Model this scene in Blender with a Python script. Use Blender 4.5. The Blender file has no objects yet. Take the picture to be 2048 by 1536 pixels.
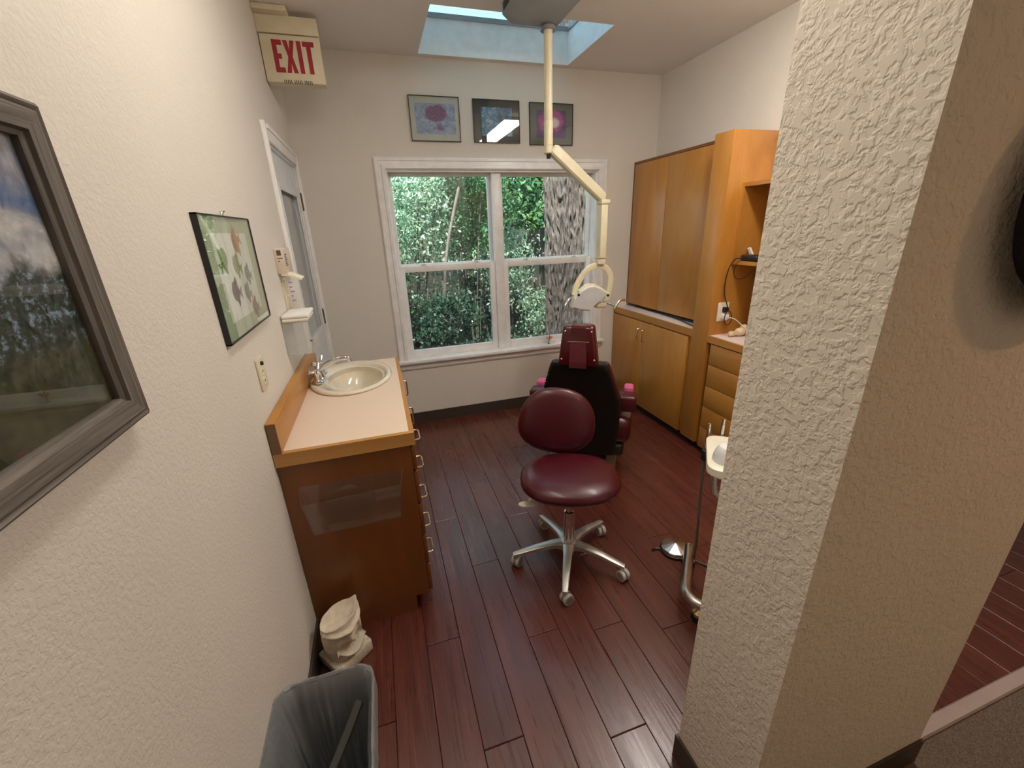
import bpy, bmesh, math, random
import numpy as np
from mathutils import Vector, Matrix, noise
random.seed(7); rng = np.random.default_rng(7)
scene = bpy.context.scene
COL = scene.collection
PI = math.pi

# ------------------------------------------------------------------ camera
cam_d = bpy.data.cameras.new('camera'); cam = bpy.data.objects.new('camera', cam_d); COL.objects.link(cam)
cam_d.sensor_fit = 'HORIZONTAL'; cam_d.sensor_width = 36.0; cam_d.lens = 832.61 / 2048 * 36.0
cam_d.clip_start = 0.02; cam_d.clip_end = 200
FW = Vector((0.27147579, 0.89738862, -0.34784271)); RT = Vector((0.95297596, -0.30120829, -0.0333225)); UP = Vector((0.13467634, 0.32243949, 0.93696054))
CAM = Vector((0.42776, -3.50094, 1.60145))
cam.matrix_world = Matrix(((RT.x, UP.x, -FW.x, CAM.x), (RT.y, UP.y, -FW.y, CAM.y), (RT.z, UP.z, -FW.z, CAM.z), (0, 0, 0, 1)))
scene.camera = cam

# ------------------------------------------------------------------ world, sun, exposure
world = bpy.data.worlds.new('sky'); scene.world = world; world.use_nodes = True
bg = world.node_tree.nodes['Background']
bg.inputs['Color'].default_value = (0.50, 0.77, 0.95, 1); bg.inputs['Strength'].default_value = 2.1
sun_d = bpy.data.lights.new('sun', 'SUN'); sun = bpy.data.objects.new('sun', sun_d); COL.objects.link(sun)
sun_d.energy = 21.0; sun_d.angle = math.radians(0.6); sun_d.color = (1.0, 0.95, 0.85)
sun.location = (0, -8, 12)
sun.rotation_euler = Vector((0.22, 0.44, -0.87)).to_track_quat('-Z', 'Y').to_euler()
LAMP = 33.0            # emission of the fluorescent lenses
HALL = 36.0           # hallway downlight watts
vs = scene.view_settings
vs.view_transform = 'Standard'; vs.look = 'None'; vs.gamma = 1.0; vs.use_curve_mapping = False; vs.exposure = 0.0

# ------------------------------------------------------------------ materials
MATS = {}
def new_mat(name):
    m = bpy.data.materials.new(name); m.use_nodes = True; MATS[name] = m
    nt = m.node_tree
    return m, nt, nt.nodes['Principled BSDF']
def ramp(nt, fac, stops):
    r = nt.nodes.new('ShaderNodeValToRGB'); cr = r.color_ramp
    while len(cr.elements) < len(stops): cr.elements.new(0.5)
    for e, (p, c) in zip(cr.elements, stops):
        e.position = p; e.color = (c[0], c[1], c[2], 1) if not isinstance(c, (int, float)) else (c, c, c, 1)
    nt.links.new(fac, r.inputs['Fac']); return r.outputs['Color']
def coords(nt, scale=(1, 1, 1), kind='Object', rot=(0, 0, 0)):
    if kind == 'World':
        g = nt.nodes.new('ShaderNodeNewGeometry'); out = g.outputs['Position']
    else:
        t = nt.nodes.new('ShaderNodeTexCoord'); out = t.outputs[kind]
    mp = nt.nodes.new('ShaderNodeMapping'); mp.inputs['Scale'].default_value = scale; mp.inputs['Rotation'].default_value = rot
    nt.links.new(out, mp.inputs['Vector']); return mp.outputs['Vector']
def noise_tex(nt, vec, scale, detail=3, rough=0.55, dist=0.0):
    n = nt.nodes.new('ShaderNodeTexNoise'); n.inputs['Scale'].default_value = scale; n.inputs['Detail'].default_value = detail
    n.inputs['Roughness'].default_value = rough; n.inputs['Distortion'].default_value = dist
    nt.links.new(vec, n.inputs['Vector']); return n.outputs['Fac']
def add_bump(nt, bsdf, h, strength, dist):
    b = nt.nodes.new('ShaderNodeBump'); b.inputs['Strength'].default_value = strength; b.inputs['Distance'].default_value = dist
    nt.links.new(h, b.inputs['Height']); nt.links.new(b.outputs['Normal'], bsdf.inputs['Normal'])
def plain(name, col, rough=0.5, metal=0.0, spec=0.5, coat=0.0, var=0.06, vscale=14, bump=0.0, bscale=200, emit=None, es=0.0):
    m, nt, b = new_mat(name)
    v = coords(nt, kind='World')
    c0 = tuple(max(0, c * (1 - var)) for c in col); c1 = tuple(min(1, c * (1 + var)) for c in col)
    nt.links.new(ramp(nt, noise_tex(nt, v, vscale, 4), [(0.3, c0), (0.7, c1)]), b.inputs['Base Color'])
    b.inputs['Roughness'].default_value = rough; b.inputs['Metallic'].default_value = metal
    b.inputs['Specular IOR Level'].default_value = spec; b.inputs['Coat Weight'].default_value = coat; b.inputs['Coat Roughness'].default_value = 0.12
    if bump: add_bump(nt, b, noise_tex(nt, v, bscale, 3), bump, 0.002)
    if emit: b.inputs['Emission Color'].default_value = (*emit, 1); b.inputs['Emission Strength'].default_value = es
    return m
def wall_mat(name, col, scale, strength, dist, lo=0.42, hi=0.56):
    m, nt, b = new_mat(name); v = coords(nt, kind='World')
    nt.links.new(ramp(nt, noise_tex(nt, v, 3, 2), [(0.3, tuple(c * 0.97 for c in col)), (0.7, col)]), b.inputs['Base Color'])
    b.inputs['Roughness'].default_value = 0.75; b.inputs['Specular IOR Level'].default_value = 0.25
    h = ramp(nt, noise_tex(nt, v, scale, 2.5, 0.55, 0.3), [(lo, 0.0), (hi, 1.0)])
    add_bump(nt, b, h, strength, dist); return m
def wood_mat(name, dark, light, axis='Z', rough=0.35, grain=1.0, coat=0.25):
    m, nt, b = new_mat(name)
    st = {'Z': (6, 6, 1.1), 'Y': (6, 1.1, 6), 'X': (1.1, 6, 6)}[axis]
    fine = {'Z': (160, 160, 5), 'Y': (160, 5, 160), 'X': (5, 160, 160)}[axis]
    v = coords(nt, st, 'World'); v2 = coords(nt, fine, 'World')
    n1 = noise_tex(nt, v, 1.0, 5, 0.6, 0.8); n2 = noise_tex(nt, v2, 1.0, 3, 0.6)
    mx = nt.nodes.new('ShaderNodeMath'); mx.operation = 'MULTIPLY_ADD'; mx.inputs[1].default_value = 0.25 * grain
    nt.links.new(n2, mx.inputs[0]); nt.links.new(n1, mx.inputs[2])
    nt.links.new(ramp(nt, mx.outputs[0], [(0.42, dark), (0.62, tuple((a + c) / 2 for a, c in zip(dark, light))), (0.85, light)]), b.inputs['Base Color'])
    b.inputs['Roughness'].default_value = rough; b.inputs['Coat Weight'].default_value = coat; b.inputs['Coat Roughness'].default_value = 0.2
    return m
def clear_mat(name, tint=(0.97, 0.98, 0.98), refl=1.0, body=None, body_fac=0.0, rough=0.0):
    """thin clear sheet: transparent plus a Fresnel mirror, optionally a little milky body"""
    m = bpy.data.materials.new(name); m.use_nodes = True; MATS[name] = m; nt = m.node_tree; nt.nodes.clear()
    out = nt.nodes.new('ShaderNodeOutputMaterial'); tr = nt.nodes.new('ShaderNodeBsdfTransparent'); tr.inputs['Color'].default_value = (*tint, 1)
    gl = nt.nodes.new('ShaderNodeBsdfGlossy'); gl.inputs['Roughness'].default_value = rough; gl.inputs['Color'].default_value = (1, 1, 1, 1)
    lw = nt.nodes.new('ShaderNodeLayerWeight'); lw.inputs['Blend'].default_value = 0.5
    pw5 = nt.nodes.new('ShaderNodeMath'); pw5.operation = 'POWER'; pw5.inputs[1].default_value = 5; nt.links.new(lw.outputs['Facing'], pw5.inputs[0])
    fr = nt.nodes.new('ShaderNodeMath'); fr.operation = 'MULTIPLY_ADD'; fr.inputs[1].default_value = 0.92 * refl; fr.inputs[2].default_value = 0.035 * refl; nt.links.new(pw5.outputs[0], fr.inputs[0])
    mx = nt.nodes.new('ShaderNodeMixShader'); nt.links.new(fr.outputs[0], mx.inputs[0])
    base = tr.outputs[0]
    if body:
        df = nt.nodes.new('ShaderNodeBsdfDiffuse'); df.inputs['Color'].default_value = (*body, 1)
        m2 = nt.nodes.new('ShaderNodeMixShader'); m2.inputs[0].default_value = body_fac
        nt.links.new(tr.outputs[0], m2.inputs[1]); nt.links.new(df.outputs[0], m2.inputs[2]); base = m2.outputs[0]
    nt.links.new(base, mx.inputs[1]); nt.links.new(gl.outputs[0], mx.inputs[2]); nt.links.new(mx.outputs[0], out.inputs['Surface'])
    return m

WALL = (0.765, 0.71, 0.635)
wall_mat('wall_paint', WALL, 105, 0.20, 0.004)
wall_mat('wall_knockdown', (0.86, 0.785, 0.68), 66, 0.42, 0.005, 0.42, 0.58)
wall_mat('ceiling_paint', (0.85, 0.81, 0.77), 90, 0.15, 0.003)
plain('shaft_paint', (0.86, 0.88, 0.88), 0.7)
plain('trim_white', (0.88, 0.86, 0.84), 0.35)
plain('vinyl_white', (0.90, 0.89, 0.88), 0.35)
plain('door_white', (0.74, 0.75, 0.75), 0.4)
plain('base_brown', (0.055, 0.038, 0.028), 0.5)
plain('sub_floor', (0.03, 0.012, 0.01), 0.8)
plain('strip_metal', (0.50, 0.40, 0.37), 0.35, 0.2)
plain('carpet', (0.16, 0.125, 0.095), 0.95, spec=0.1, var=0.45, vscale=260, bump=0.8, bscale=500)
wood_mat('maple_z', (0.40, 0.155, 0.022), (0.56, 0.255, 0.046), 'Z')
wood_mat('maple_y', (0.40, 0.16, 0.024), (0.55, 0.25, 0.047), 'Y')
wood_mat('maple_x', (0.40, 0.18, 0.045), (0.58, 0.30, 0.085), 'X')
wood_mat('maple_dark_shaded', (0.185, 0.060, 0.012), (0.25, 0.085, 0.018), 'Z', 0.4, 0.5)  # vanity side and drawers: low light put into the colour; also dark carcass parts
plain('end_grain', (0.20, 0.11, 0.06), 0.6)
plain('laminate', (0.80, 0.64, 0.50), 0.4, var=0.04, vscale=300)
plain('laminate_pink', (0.76, 0.63, 0.58), 0.4, var=0.04, vscale=300)
plain('toe_black', (0.012, 0.010, 0.009), 0.6)
plain('brass', (0.80, 0.62, 0.38), 0.22, 1.0)
plain('nickel', (0.80, 0.77, 0.70), 0.2, 1.0)
plain('chrome', (0.82, 0.83, 0.85), 0.08, 1.0, var=0.02)
plain('steel', (0.62, 0.60, 0.57), 0.28, 1.0)
plain('aluminium', (0.66, 0.65, 0.62), 0.42, 0.85)
plain('sink_bisque', (0.78, 0.70, 0.55), 0.12, coat=0.6)
plain('cream', (0.80, 0.72, 0.50), 0.35)
plain('cream_light', (0.84, 0.79, 0.64), 0.35)
plain('almond', (0.74, 0.65, 0.46), 0.4)
plain('lamp_white', (0.80, 0.82, 0.84), 0.3)
plain('grey_metal', (0.33, 0.34, 0.35), 0.4, 0.2)
plain('dark_slot', (0.015, 0.015, 0.015), 0.5)
plain('black_plastic', (0.014, 0.012, 0.012), 0.38)
plain('black_vinyl', (0.006, 0.0045, 0.004), 0.45, spec=0.35, bump=0.3, bscale=350)
plain('maroon_vinyl', (0.066, 0.004, 0.0095), 0.34, coat=0.15, bump=0.15, bscale=420)
plain('maroon_shell', (0.075, 0.004, 0.009), 0.22, coat=0.3)
plain('maroon_strap', (0.13, 0.016, 0.028), 0.6)
plain('pink_pad', (0.62, 0.11, 0.25), 0.5)
plain('caster_grey', (0.50, 0.47, 0.43), 0.5)
plain('caster_dark', (0.28, 0.25, 0.22), 0.5)
plain('red_ink', (0.36, 0.012, 0.025), 0.5)
plain('paper', (0.86, 0.84, 0.80), 0.8)
plain('paper_cream', (0.82, 0.77, 0.64), 0.8)
plain('beige_box', (0.72, 0.60, 0.48), 0.6)
plain('ink', (0.10, 0.08, 0.07), 0.6)
plain('ink_purple', (0.45, 0.38, 0.58), 0.6)
plain('brown_cap', (0.13, 0.09, 0.06), 0.4)
plain('plaster', (0.72, 0.62, 0.48), 0.85, var=0.12, vscale=40, bump=0.5, bscale=120)
plain('plaster_rough', (0.62, 0.53, 0.41), 0.95, var=0.2, vscale=120, bump=1.0, bscale=180)
plain('bin_grey', (0.10, 0.105, 0.105), 0.5)
plain('strip_dark', (0.085, 0.085, 0.07), 0.45)
plain('hat_dark', (0.028, 0.022, 0.020), 0.7, var=0.3, vscale=90, bump=0.6, bscale=200)
plain('bone', (0.72, 0.55, 0.36), 0.6, var=0.2, vscale=60)
plain('orange_red', (0.62, 0.10, 0.04), 0.5)
plain('ground_soil', (0.05, 0.042, 0.028), 0.95, var=0.4)
plain('blocker_skin', (0.45, 0.42, 0.38), 0.9)  # only on the added block that shades the skylight
plain('fence_wood', (0.055, 0.052, 0.040), 0.85, var=0.3)
plain('stem_bark', (0.11, 0.10, 0.085), 0.9, var=0.3)
plain('lens', (0.9, 0.9, 0.9), 0.4, emit=(1.0, 0.935, 0.85), es=LAMP)
plain('lens_dim', (0.9, 0.9, 0.9), 0.4, emit=(1.0, 0.92, 0.82), es=LAMP * 0.46)  # same lens turned down so the left wall does not overexpose
plain('hall_lens', (0.9, 0.9, 0.9), 0.4, emit=(1.0, 0.78, 0.55), es=6.0)
clear_mat('glass')
clear_mat('picture_glass', (0.98, 0.99, 0.98))
clear_mat('acrylic', (0.95, 0.96, 0.96), 1.0, (0.85, 0.87, 0.88), 0.15)
clear_mat('acrylic_dim', (0.97, 0.97, 0.97), 1.0, (0.75, 0.70, 0.68), 0.02)
clear_mat('sky_pane', (0.90, 0.97, 1.0))
clear_mat('insect_screen', (1, 1, 1), 0.0, (0.05, 0.06, 0.06), 0.30)
clear_mat('liner', (0.80, 0.82, 0.84), 0.7, (0.55, 0.58, 0.60), 0.34, 0.25)
clear_mat('cup_clear', (0.93, 0.93, 0.95), 1.0, (0.75, 0.75, 0.8), 0.25)
def frosted():
    m, nt, b = new_mat('frosted_glass')
    b.inputs['Base Color'].default_value = (0.36, 0.36, 0.36, 1); b.inputs['Roughness'].default_value = 0.12; b.inputs['Specular IOR Level'].default_value = 0.6
frosted()
def floor_mat():
    m, nt, b = new_mat('floor_plank')
    oi = nt.nodes.new('ShaderNodeObjectInfo'); g = nt.nodes.new('ShaderNodeNewGeometry')
    ad = nt.nodes.new('ShaderNodeVectorMath'); ad.operation = 'MULTIPLY_ADD'
    cx = nt.nodes.new('ShaderNodeCombineXYZ')
    for i in range(3): nt.links.new(oi.outputs['Random'], cx.inputs[i])
    nt.links.new(cx.outputs[0], ad.inputs[0]); ad.inputs[1].default_value = (13.7, 29.3, 7.1); nt.links.new(g.outputs['Position'], ad.inputs[2])
    def mp(sc):
        q = nt.nodes.new('ShaderNodeMapping'); q.inputs['Scale'].default_value = sc; nt.links.new(ad.outputs[0], q.inputs['Vector']); return q.outputs[0]
    n1 = noise_tex(nt, mp((26, 1.6, 4)), 1, 6, 0.62, 0.9); n2 = noise_tex(nt, mp((5, 1.2, 2)), 1, 3)
    mx = nt.nodes.new('ShaderNodeMath'); mx.operation = 'MULTIPLY_ADD'; mx.inputs[1].default_value = 0.25
    nt.links.new(n2, mx.inputs[0]); nt.links.new(n1, mx.inputs[2])
    m3 = nt.nodes.new('ShaderNodeMath'); m3.operation = 'MULTIPLY_ADD'; m3.inputs[1].default_value = 0.07
    nt.links.new(oi.outputs['Random'], m3.inputs[0]); nt.links.new(mx.outputs[0], m3.inputs[2])
    nt.links.new(ramp(nt, m3.outputs[0], [(0.36, (0.058, 0.0115, 0.0070)), (0.66, (0.100, 0.020, 0.0115)), (0.95, (0.155, 0.038, 0.021))]), b.inputs['Base Color'])
    n4 = noise_tex(nt, mp((70, 3.0, 6)), 1, 4, 0.6, 0.4)
    b.inputs['Specular IOR Level'].default_value = 0.75; b.inputs['Coat Weight'].default_value = 0.25; b.inputs['Coat Roughness'].default_value = 0.22
    nt.links.new(ramp(nt, n4, [(0.3, 0.23), (0.7, 0.40)]), b.inputs['Roughness'])
    add_bump(nt, b, n4, 0.35, 0.0025)
floor_mat()
def frame_wood():
    m, nt, b = new_mat('weathered_wood'); v = coords(nt, (30, 30, 30), 'World')
    t = nt.nodes.new('ShaderNodeTexCoord'); mp = nt.nodes.new('ShaderNodeMapping'); mp.inputs['Scale'].default_value = (1.2, 34, 34)
    nt.links.new(t.outputs['UV'], mp.inputs['Vector'])
    n = noise_tex(nt, mp.outputs[0], 4, 6, 0.65, 0.3)
    nt.links.new(ramp(nt, n, [(0.3, (0.075, 0.062, 0.052)), (0.55, (0.16, 0.138, 0.118)), (0.75, (0.27, 0.24, 0.21))]), b.inputs['Base Color'])
    b.inputs['Roughness'].default_value = 0.75; add_bump(nt, b, n, 0.5, 0.002)
frame_wood()
def leaf_mat(name, cols, trans=0.45):
    m = bpy.data.materials.new(name); m.use_nodes = True; MATS[name] = m; nt = m.node_tree; nt.nodes.clear()
    g = nt.nodes.new('ShaderNodeNewGeometry'); r = ramp(nt, g.outputs['Random Per Island'], [(i / (len(cols) - 1), c) for i, c in enumerate(cols)])
    d = nt.nodes.new('ShaderNodeBsdfPrincipled'); t = nt.nodes.new('ShaderNodeBsdfTranslucent'); mx = nt.nodes.new('ShaderNodeMixShader'); mx.inputs[0].default_value = trans
    nt.links.new(r, d.inputs['Base Color']); nt.links.new(r, t.inputs['Color']); d.inputs['Roughness'].default_value = 0.28
    out = nt.nodes.new('ShaderNodeOutputMaterial'); nt.links.new(d.outputs[0], mx.inputs[1]); nt.links.new(t.outputs[0], mx.inputs[2]); nt.links.new(mx.outputs[0], out.inputs['Surface'])
leaf_mat('leaf_mid', [(0.05, 0.14, 0.06), (0.12, 0.28, 0.11), (0.06, 0.18, 0.10), (0.28, 0.43, 0.20)])
leaf_mat('leaf_pale', [(0.13, 0.28, 0.17), (0.30, 0.46, 0.32), (0.50, 0.62, 0.50), (0.18, 0.35, 0.22)])
leaf_mat('leaf_dark', [(0.03, 0.08, 0.05), (0.08, 0.18, 0.11), (0.04, 0.11, 0.07), (0.22, 0.33, 0.24)])
leaf_mat('leaf_lime', [(0.20, 0.42, 0.05), (0.30, 0.52, 0.08), (0.14, 0.33, 0.05)])
def bark():
    m, nt, b = new_mat('oak_bark'); v = coords(nt, (30, 30, 10), 'World')
    n = noise_tex(nt, v, 1.0, 6, 0.65, 0.6)
    nt.links.new(ramp(nt, n, [(0.3, (0.030, 0.025, 0.023)), (0.5, (0.085, 0.075, 0.068)), (0.72, (0.17, 0.15, 0.14))]), b.inputs['Base Color'])
    b.inputs['Roughness'].default_value = 0.95; add_bump(nt, b, n, 0.9, 0.015)
bark()

# ---- flat prints
def print_micro(name, kind):
    m, nt, b = new_mat(name); v = coords(nt, kind='UV'); b.inputs['Roughness'].default_value = 0.5
    def dist(cx, cy, wob=0.25, sc=9):
        n = nt.nodes.new('ShaderNodeTexNoise'); n.inputs['Scale'].default_value = sc; n.inputs['Detail'].default_value = 5; nt.links.new(v, n.inputs['Vector'])
        s = nt.nodes.new('ShaderNodeVectorMath'); s.operation = 'MULTIPLY_ADD'; nt.links.new(n.outputs['Color'], s.inputs[0]); s.inputs[1].default_value = (wob, wob, 0); nt.links.new(v, s.inputs[2])
        d = nt.nodes.new('ShaderNodeVectorMath'); d.operation = 'DISTANCE'; nt.links.new(s.outputs[0], d.inputs[0]); d.inputs[1].default_value = (cx + wob / 2, cy + wob / 2, 0)
        sep = nt.nodes.new('ShaderNodeVectorMath'); return d.outputs['Value']
    def mixc(f, a, c):
        x = nt.nodes.new('ShaderNodeMix'); x.data_type = 'RGBA'; nt.links.new(f, x.inputs['Factor'])
        for s, i in ((a, 6), (c, 7)):
            if isinstance(s, tuple): x.inputs[i].default_value = (*s, 1)
            else: nt.links.new(s, x.inputs[i])
        return x.outputs[2]
    if kind == 1:
        base = ramp(nt, noise_tex(nt, v, 7, 6, 0.7, 1.2), [(0.25, (0.12, 0.12, 0.30)), (0.5, (0.30, 0.38, 0.55)), (0.75, (0.50, 0.62, 0.72))])
        blob = ramp(nt, noise_tex(nt, v, 16, 5, 0.7), [(0.3, (0.07, 0.03, 0.11)), (0.7, (0.32, 0.15, 0.29))])
        f = ramp(nt, dist(0.52, 0.68, 0.16), [(0.24, 1.0), (0.30, 0.0)])
        f2 = ramp(nt, dist(0.60, 0.22, 0.2), [(0.06, 1.0), (0.14, 0.0)])
        c = mixc(f2, mixc(f, base, blob), (0.22, 0.10, 0.30))
        vo = nt.nodes.new('ShaderNodeTexVoronoi'); vo.inputs['Scale'].default_value = 11; nt.links.new(v, vo.inputs['Vector'])
        c = mixc(ramp(nt, vo.outputs['Distance'], [(0.10, 1.0), (0.16, 0.0)]), c, (0.08, 0.05, 0.15))
    elif kind == 2:
        base = ramp(nt, noise_tex(nt, v, 6, 6, 0.7, 1.5), [(0.30, (0.02, 0.035, 0.12)), (0.48, (0.08, 0.20, 0.36)), (0.62, (0.30, 0.50, 0.62)), (0.8, (0.62, 0.72, 0.78))])
        f = ramp(nt, dist(0.75, 0.72, 0.3, 5), [(0.22, 1.0), (0.34, 0.0)])
        dk = ramp(nt, noise_tex(nt, v, 5, 3), [(0.4, (0.01, 0.02, 0.09)), (0.7, (0.07, 0.24, 0.38))])
        c = mixc(f, base, dk)
    else:
        base = ramp(nt, noise_tex(nt, v, 5, 4, 0.6, 0.8), [(0.3, (0.04, 0.015, 0.10)), (0.7, (0.14, 0.05, 0.24))])
        pet = ramp(nt, noise_tex(nt, v, 9, 5, 0.7, 1.0), [(0.3, (0.22, 0.03, 0.18)), (0.6, (0.52, 0.12, 0.36)), (0.8, (0.75, 0.32, 0.50))])
        f = ramp(nt, dist(0.5, 0.62, 0.3), [(0.36, 1.0), (0.48, 0.0)])
        f2 = ramp(nt, dist(0.6, 0.55, 0.12), [(0.13, 1.0), (0.22, 0.0)])
        c = mixc(f2, mixc(f, base, pet), (0.80, 0.72, 0.74))
    nt.links.new(c, b.inputs['Base Color'])
for k in (1, 2, 3): print_micro('print_micro_%d' % k, k)
def print_landscape():
    m, nt, b = new_mat('print_landscape'); t = nt.nodes.new('ShaderNodeTexCoord'); v = t.outputs['UV']; b.inputs['Roughness'].default_value = 0.4
    sx = nt.nodes.new('ShaderNodeSeparateXYZ'); nt.links.new(v, sx.inputs[0])
    mp = nt.nodes.new('ShaderNodeMapping'); mp.inputs['Scale'].default_value = (4, 2.4, 1); nt.links.new(v, mp.inputs[0])
    cl = noise_tex(nt, mp.outputs[0], 1.8, 6, 0.6, 0.5)
    sky = ramp(nt, cl, [(0.34, (0.09, 0.15, 0.36)), (0.45, (0.20, 0.21, 0.31)), (0.56, (0.45, 0.43, 0.48)), (0.70, (0.80, 0.75, 0.74))])
    tn = noise_tex(nt, mp.outputs[0], 9, 6, 0.75)
    tree = ramp(nt, tn, [(0.40, (0.010, 0.016, 0.010)), (0.52, (0.035, 0.045, 0.03)), (0.62, (0.26, 0.34, 0.50))])
    gr = ramp(nt, noise_tex(nt, mp.outputs[0], 6, 4), [(0.3, (0.022, 0.022, 0.010)), (0.7, (0.085, 0.080, 0.036))])
    yy = nt.nodes.new('ShaderNodeMath'); yy.operation = 'MULTIPLY_ADD'; yy.inputs[1].default_value = 0.18; nt.links.new(noise_tex(nt, mp.outputs[0], 3, 4), yy.inputs[0]); nt.links.new(sx.outputs['Y'], yy.inputs[2])
    def mixc(f, a, c):
        x = nt.nodes.new('ShaderNodeMix'); x.data_type = 'RGBA'; nt.links.new(f, x.inputs['Factor']); nt.links.new(a, x.inputs[6]); nt.links.new(c, x.inputs[7]); return x.outputs[2]
    c = mixc(ramp(nt, yy.outputs[0], [(0.62, 0.0), (0.68, 1.0)]), tree, sky)
    c = mixc(ramp(nt, yy.outputs[0], [(0.36, 0.0), (0.40, 1.0)]), gr, c)
    nt.links.new(c, b.inputs['Base Color'])
print_landscape()
plain('mat_pale', (0.52, 0.53, 0.49), 0.7); plain('mat_black', (0.035, 0.030, 0.030), 0.6); plain('mat_grey', (0.135, 0.145, 0.13), 0.7)
plain('mat_sage', (0.46, 0.52, 0.36), 0.8); plain('print_paper', (0.78, 0.80, 0.72), 0.8)
plain('fish_orange', (0.45, 0.24, 0.11), 0.8, var=0.4, vscale=90); plain('fish_green', (0.20, 0.30, 0.07), 0.8, var=0.5, vscale=90)
plain('fish_olive', (0.24, 0.28, 0.10), 0.8, var=0.6, vscale=90); plain('fish_grey', (0.24, 0.25, 0.27), 0.8, var=0.5, vscale=90)
plain('fish_brown', (0.11, 0.07, 0.05), 0.8, var=0.6, vscale=90); plain('fish_taupe', (0.24, 0.18, 0.13), 0.8, var=0.5, vscale=90)

# ------------------------------------------------------------------ mesh builder
class MB:
    def __init__(s): s.v = []; s.f = []; s.uv = None
    def add(s, vs, fs):
        o = len(s.v); s.v += [Vector(p) for p in vs]; s.f += [tuple(i + o for i in f) for f in fs]; return s
    def box(s, x0, x1, y0, y1, z0, z1):
        x0, x1 = sorted((x0, x1)); y0, y1 = sorted((y0, y1)); z0, z1 = sorted((z0, z1))
        return s.add([(x0, y0, z0), (x1, y0, z0), (x1, y1, z0), (x0, y1, z0), (x0, y0, z1), (x1, y0, z1), (x1, y1, z1), (x0, y1, z1)],
                     [(0, 3, 2, 1), (4, 5, 6, 7), (0, 1, 5, 4), (1, 2, 6, 5), (2, 3, 7, 6), (3, 0, 4, 7)])
    def rbox(s, x0, x1, y0, y1, z0, z1, r=0.01, seg=2):
        b = MB().box(x0, x1, y0, y1, z0, z1); return s.bevelled(b, r, seg)
    def bevelled(s, b, r, seg=2):
        bm = bmesh.new(); vs = [bm.verts.new(p) for p in b.v]
        for f in b.f: bm.faces.new([vs[i] for i in f])
        bmesh.ops.bevel(bm, geom=bm.edges[:], offset=r, segments=seg, affect='EDGES', profile=0.5, clamp_overlap=True)
        bm.verts.index_update()
        s.add([v.co.copy() for v in bm.verts], [tuple(v.index for v in f.verts) for f in bm.faces]); bm.free(); return s
    def rings(s, rs, cap=True, closed=False):
        n = len(rs[0]); vs = [p for r in rs for p in r]; fs = []
        m = len(rs)
        for k in range(m if closed else m - 1):
            a = k * n; b = ((k + 1) % m) * n
            for i in range(n):
                j = (i + 1) % n; fs.append((a + i, a + j, b + j, b + i))
        if cap and not closed: fs.append(tuple(range(n))[::-1]); fs.append(tuple((m - 1) * n + i for i in range(n)))
        return s.add(vs, fs)
    def cyl(s, p0, p1, r0, r1=None, n=16):
        return s.tube([p0, p1], [r0, r0 if r1 is None else r1], n)
    def tube(s, pts, r, n=10, closed=False):
        pts = [Vector(p) for p in pts]; m = len(pts)
        rr = r if isinstance(r, (list, tuple)) else [r] * m
        rs = []; prev = None
        for k, p in enumerate(pts):
            a = pts[(k - 1) % m] if (closed or k > 0) else p; b = pts[(k + 1) % m] if (closed or k < m - 1) else p
            t = (b - a).normalized()
            if prev is None:
                prev = t.orthogonal().normalized()
            u = (prev - t * prev.dot(t)); u = u.normalized() if u.length > 1e-6 else t.orthogonal().normalized()
            prev = u; w = t.cross(u)
            rs.append([p + (u * math.cos(2 * PI * i / n) + w * math.sin(2 * PI * i / n)) * rr[k] for i in range(n)])
        return s.rings(rs, True, closed)
    def sweep(s, pts, hw, hh, up=(0, 0, 1)):
        """rectangular bar along a path; hw sideways half width, hh half height (numbers or lists)"""
        pts = [Vector(p) for p in pts]; m = len(pts); rs = []; up = Vector(up)
        for k, p in enumerate(pts):
            t = (pts[min(k + 1, m - 1)] - pts[max(k - 1, 0)]).normalized(); sd = t.cross(up).normalized(); u = sd.cross(t)
            a = hw[k] if isinstance(hw, (list, tuple)) else hw; b = hh[k] if isinstance(hh, (list, tuple)) else hh
            c = 0.3
            rs.append([p + sd * a * x + u * b * y for x, y in ((1, -1 + c), (1, 1 - c), (1 - c, 1), (-1 + c, 1), (-1, 1 - c), (-1, -1 + c), (-1 + c, -1), (1 - c, -1))])
        return s.rings(rs)
    def lathe(s, prof, c=(0, 0, 0), n=28, sx=1.0, sy=1.0, cap=True):
        c = Vector(c)
        return s.rings([[c + Vector((r * sx * math.cos(2 * PI * i / n), r * sy * math.sin(2 * PI * i / n), z)) for i in range(n)] for r, z in prof], cap)
    def prism(s, poly, axis, a0, a1):
        def P(u, v, a): return {'X': (a, u, v), 'Y': (u, a, v), 'Z': (u, v, a)}[axis]
        n = len(poly)
        s.add([P(u, v, a0) for u, v in poly] + [P(u, v, a1) for u, v in poly],
              [tuple(range(n)), tuple(range(2 * n - 1, n - 1, -1))] + [(i, i + n, (i + 1) % n + n, (i + 1) % n) for i in range(n)]); return s
    def ball(s, c, r, n=14, m=9):
        c = Vector(c); r = (r, r, r) if isinstance(r, (int, float)) else r
        rs = []
        for k in range(m + 1):
            a = -PI / 2 + PI * k / m; q = max(math.cos(a), 0.02)
            rs.append([c + Vector((r[0] * q * math.cos(2 * PI * i / n), r[1] * q * math.sin(2 * PI * i / n), r[2] * math.sin(a))) for i in range(n)])
        return s.rings(rs)
    def xf(s, M):
        s.v = [M @ p for p in s.v]; return s
    def merge(s, o): return s.add(o.v, o.f)

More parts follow.
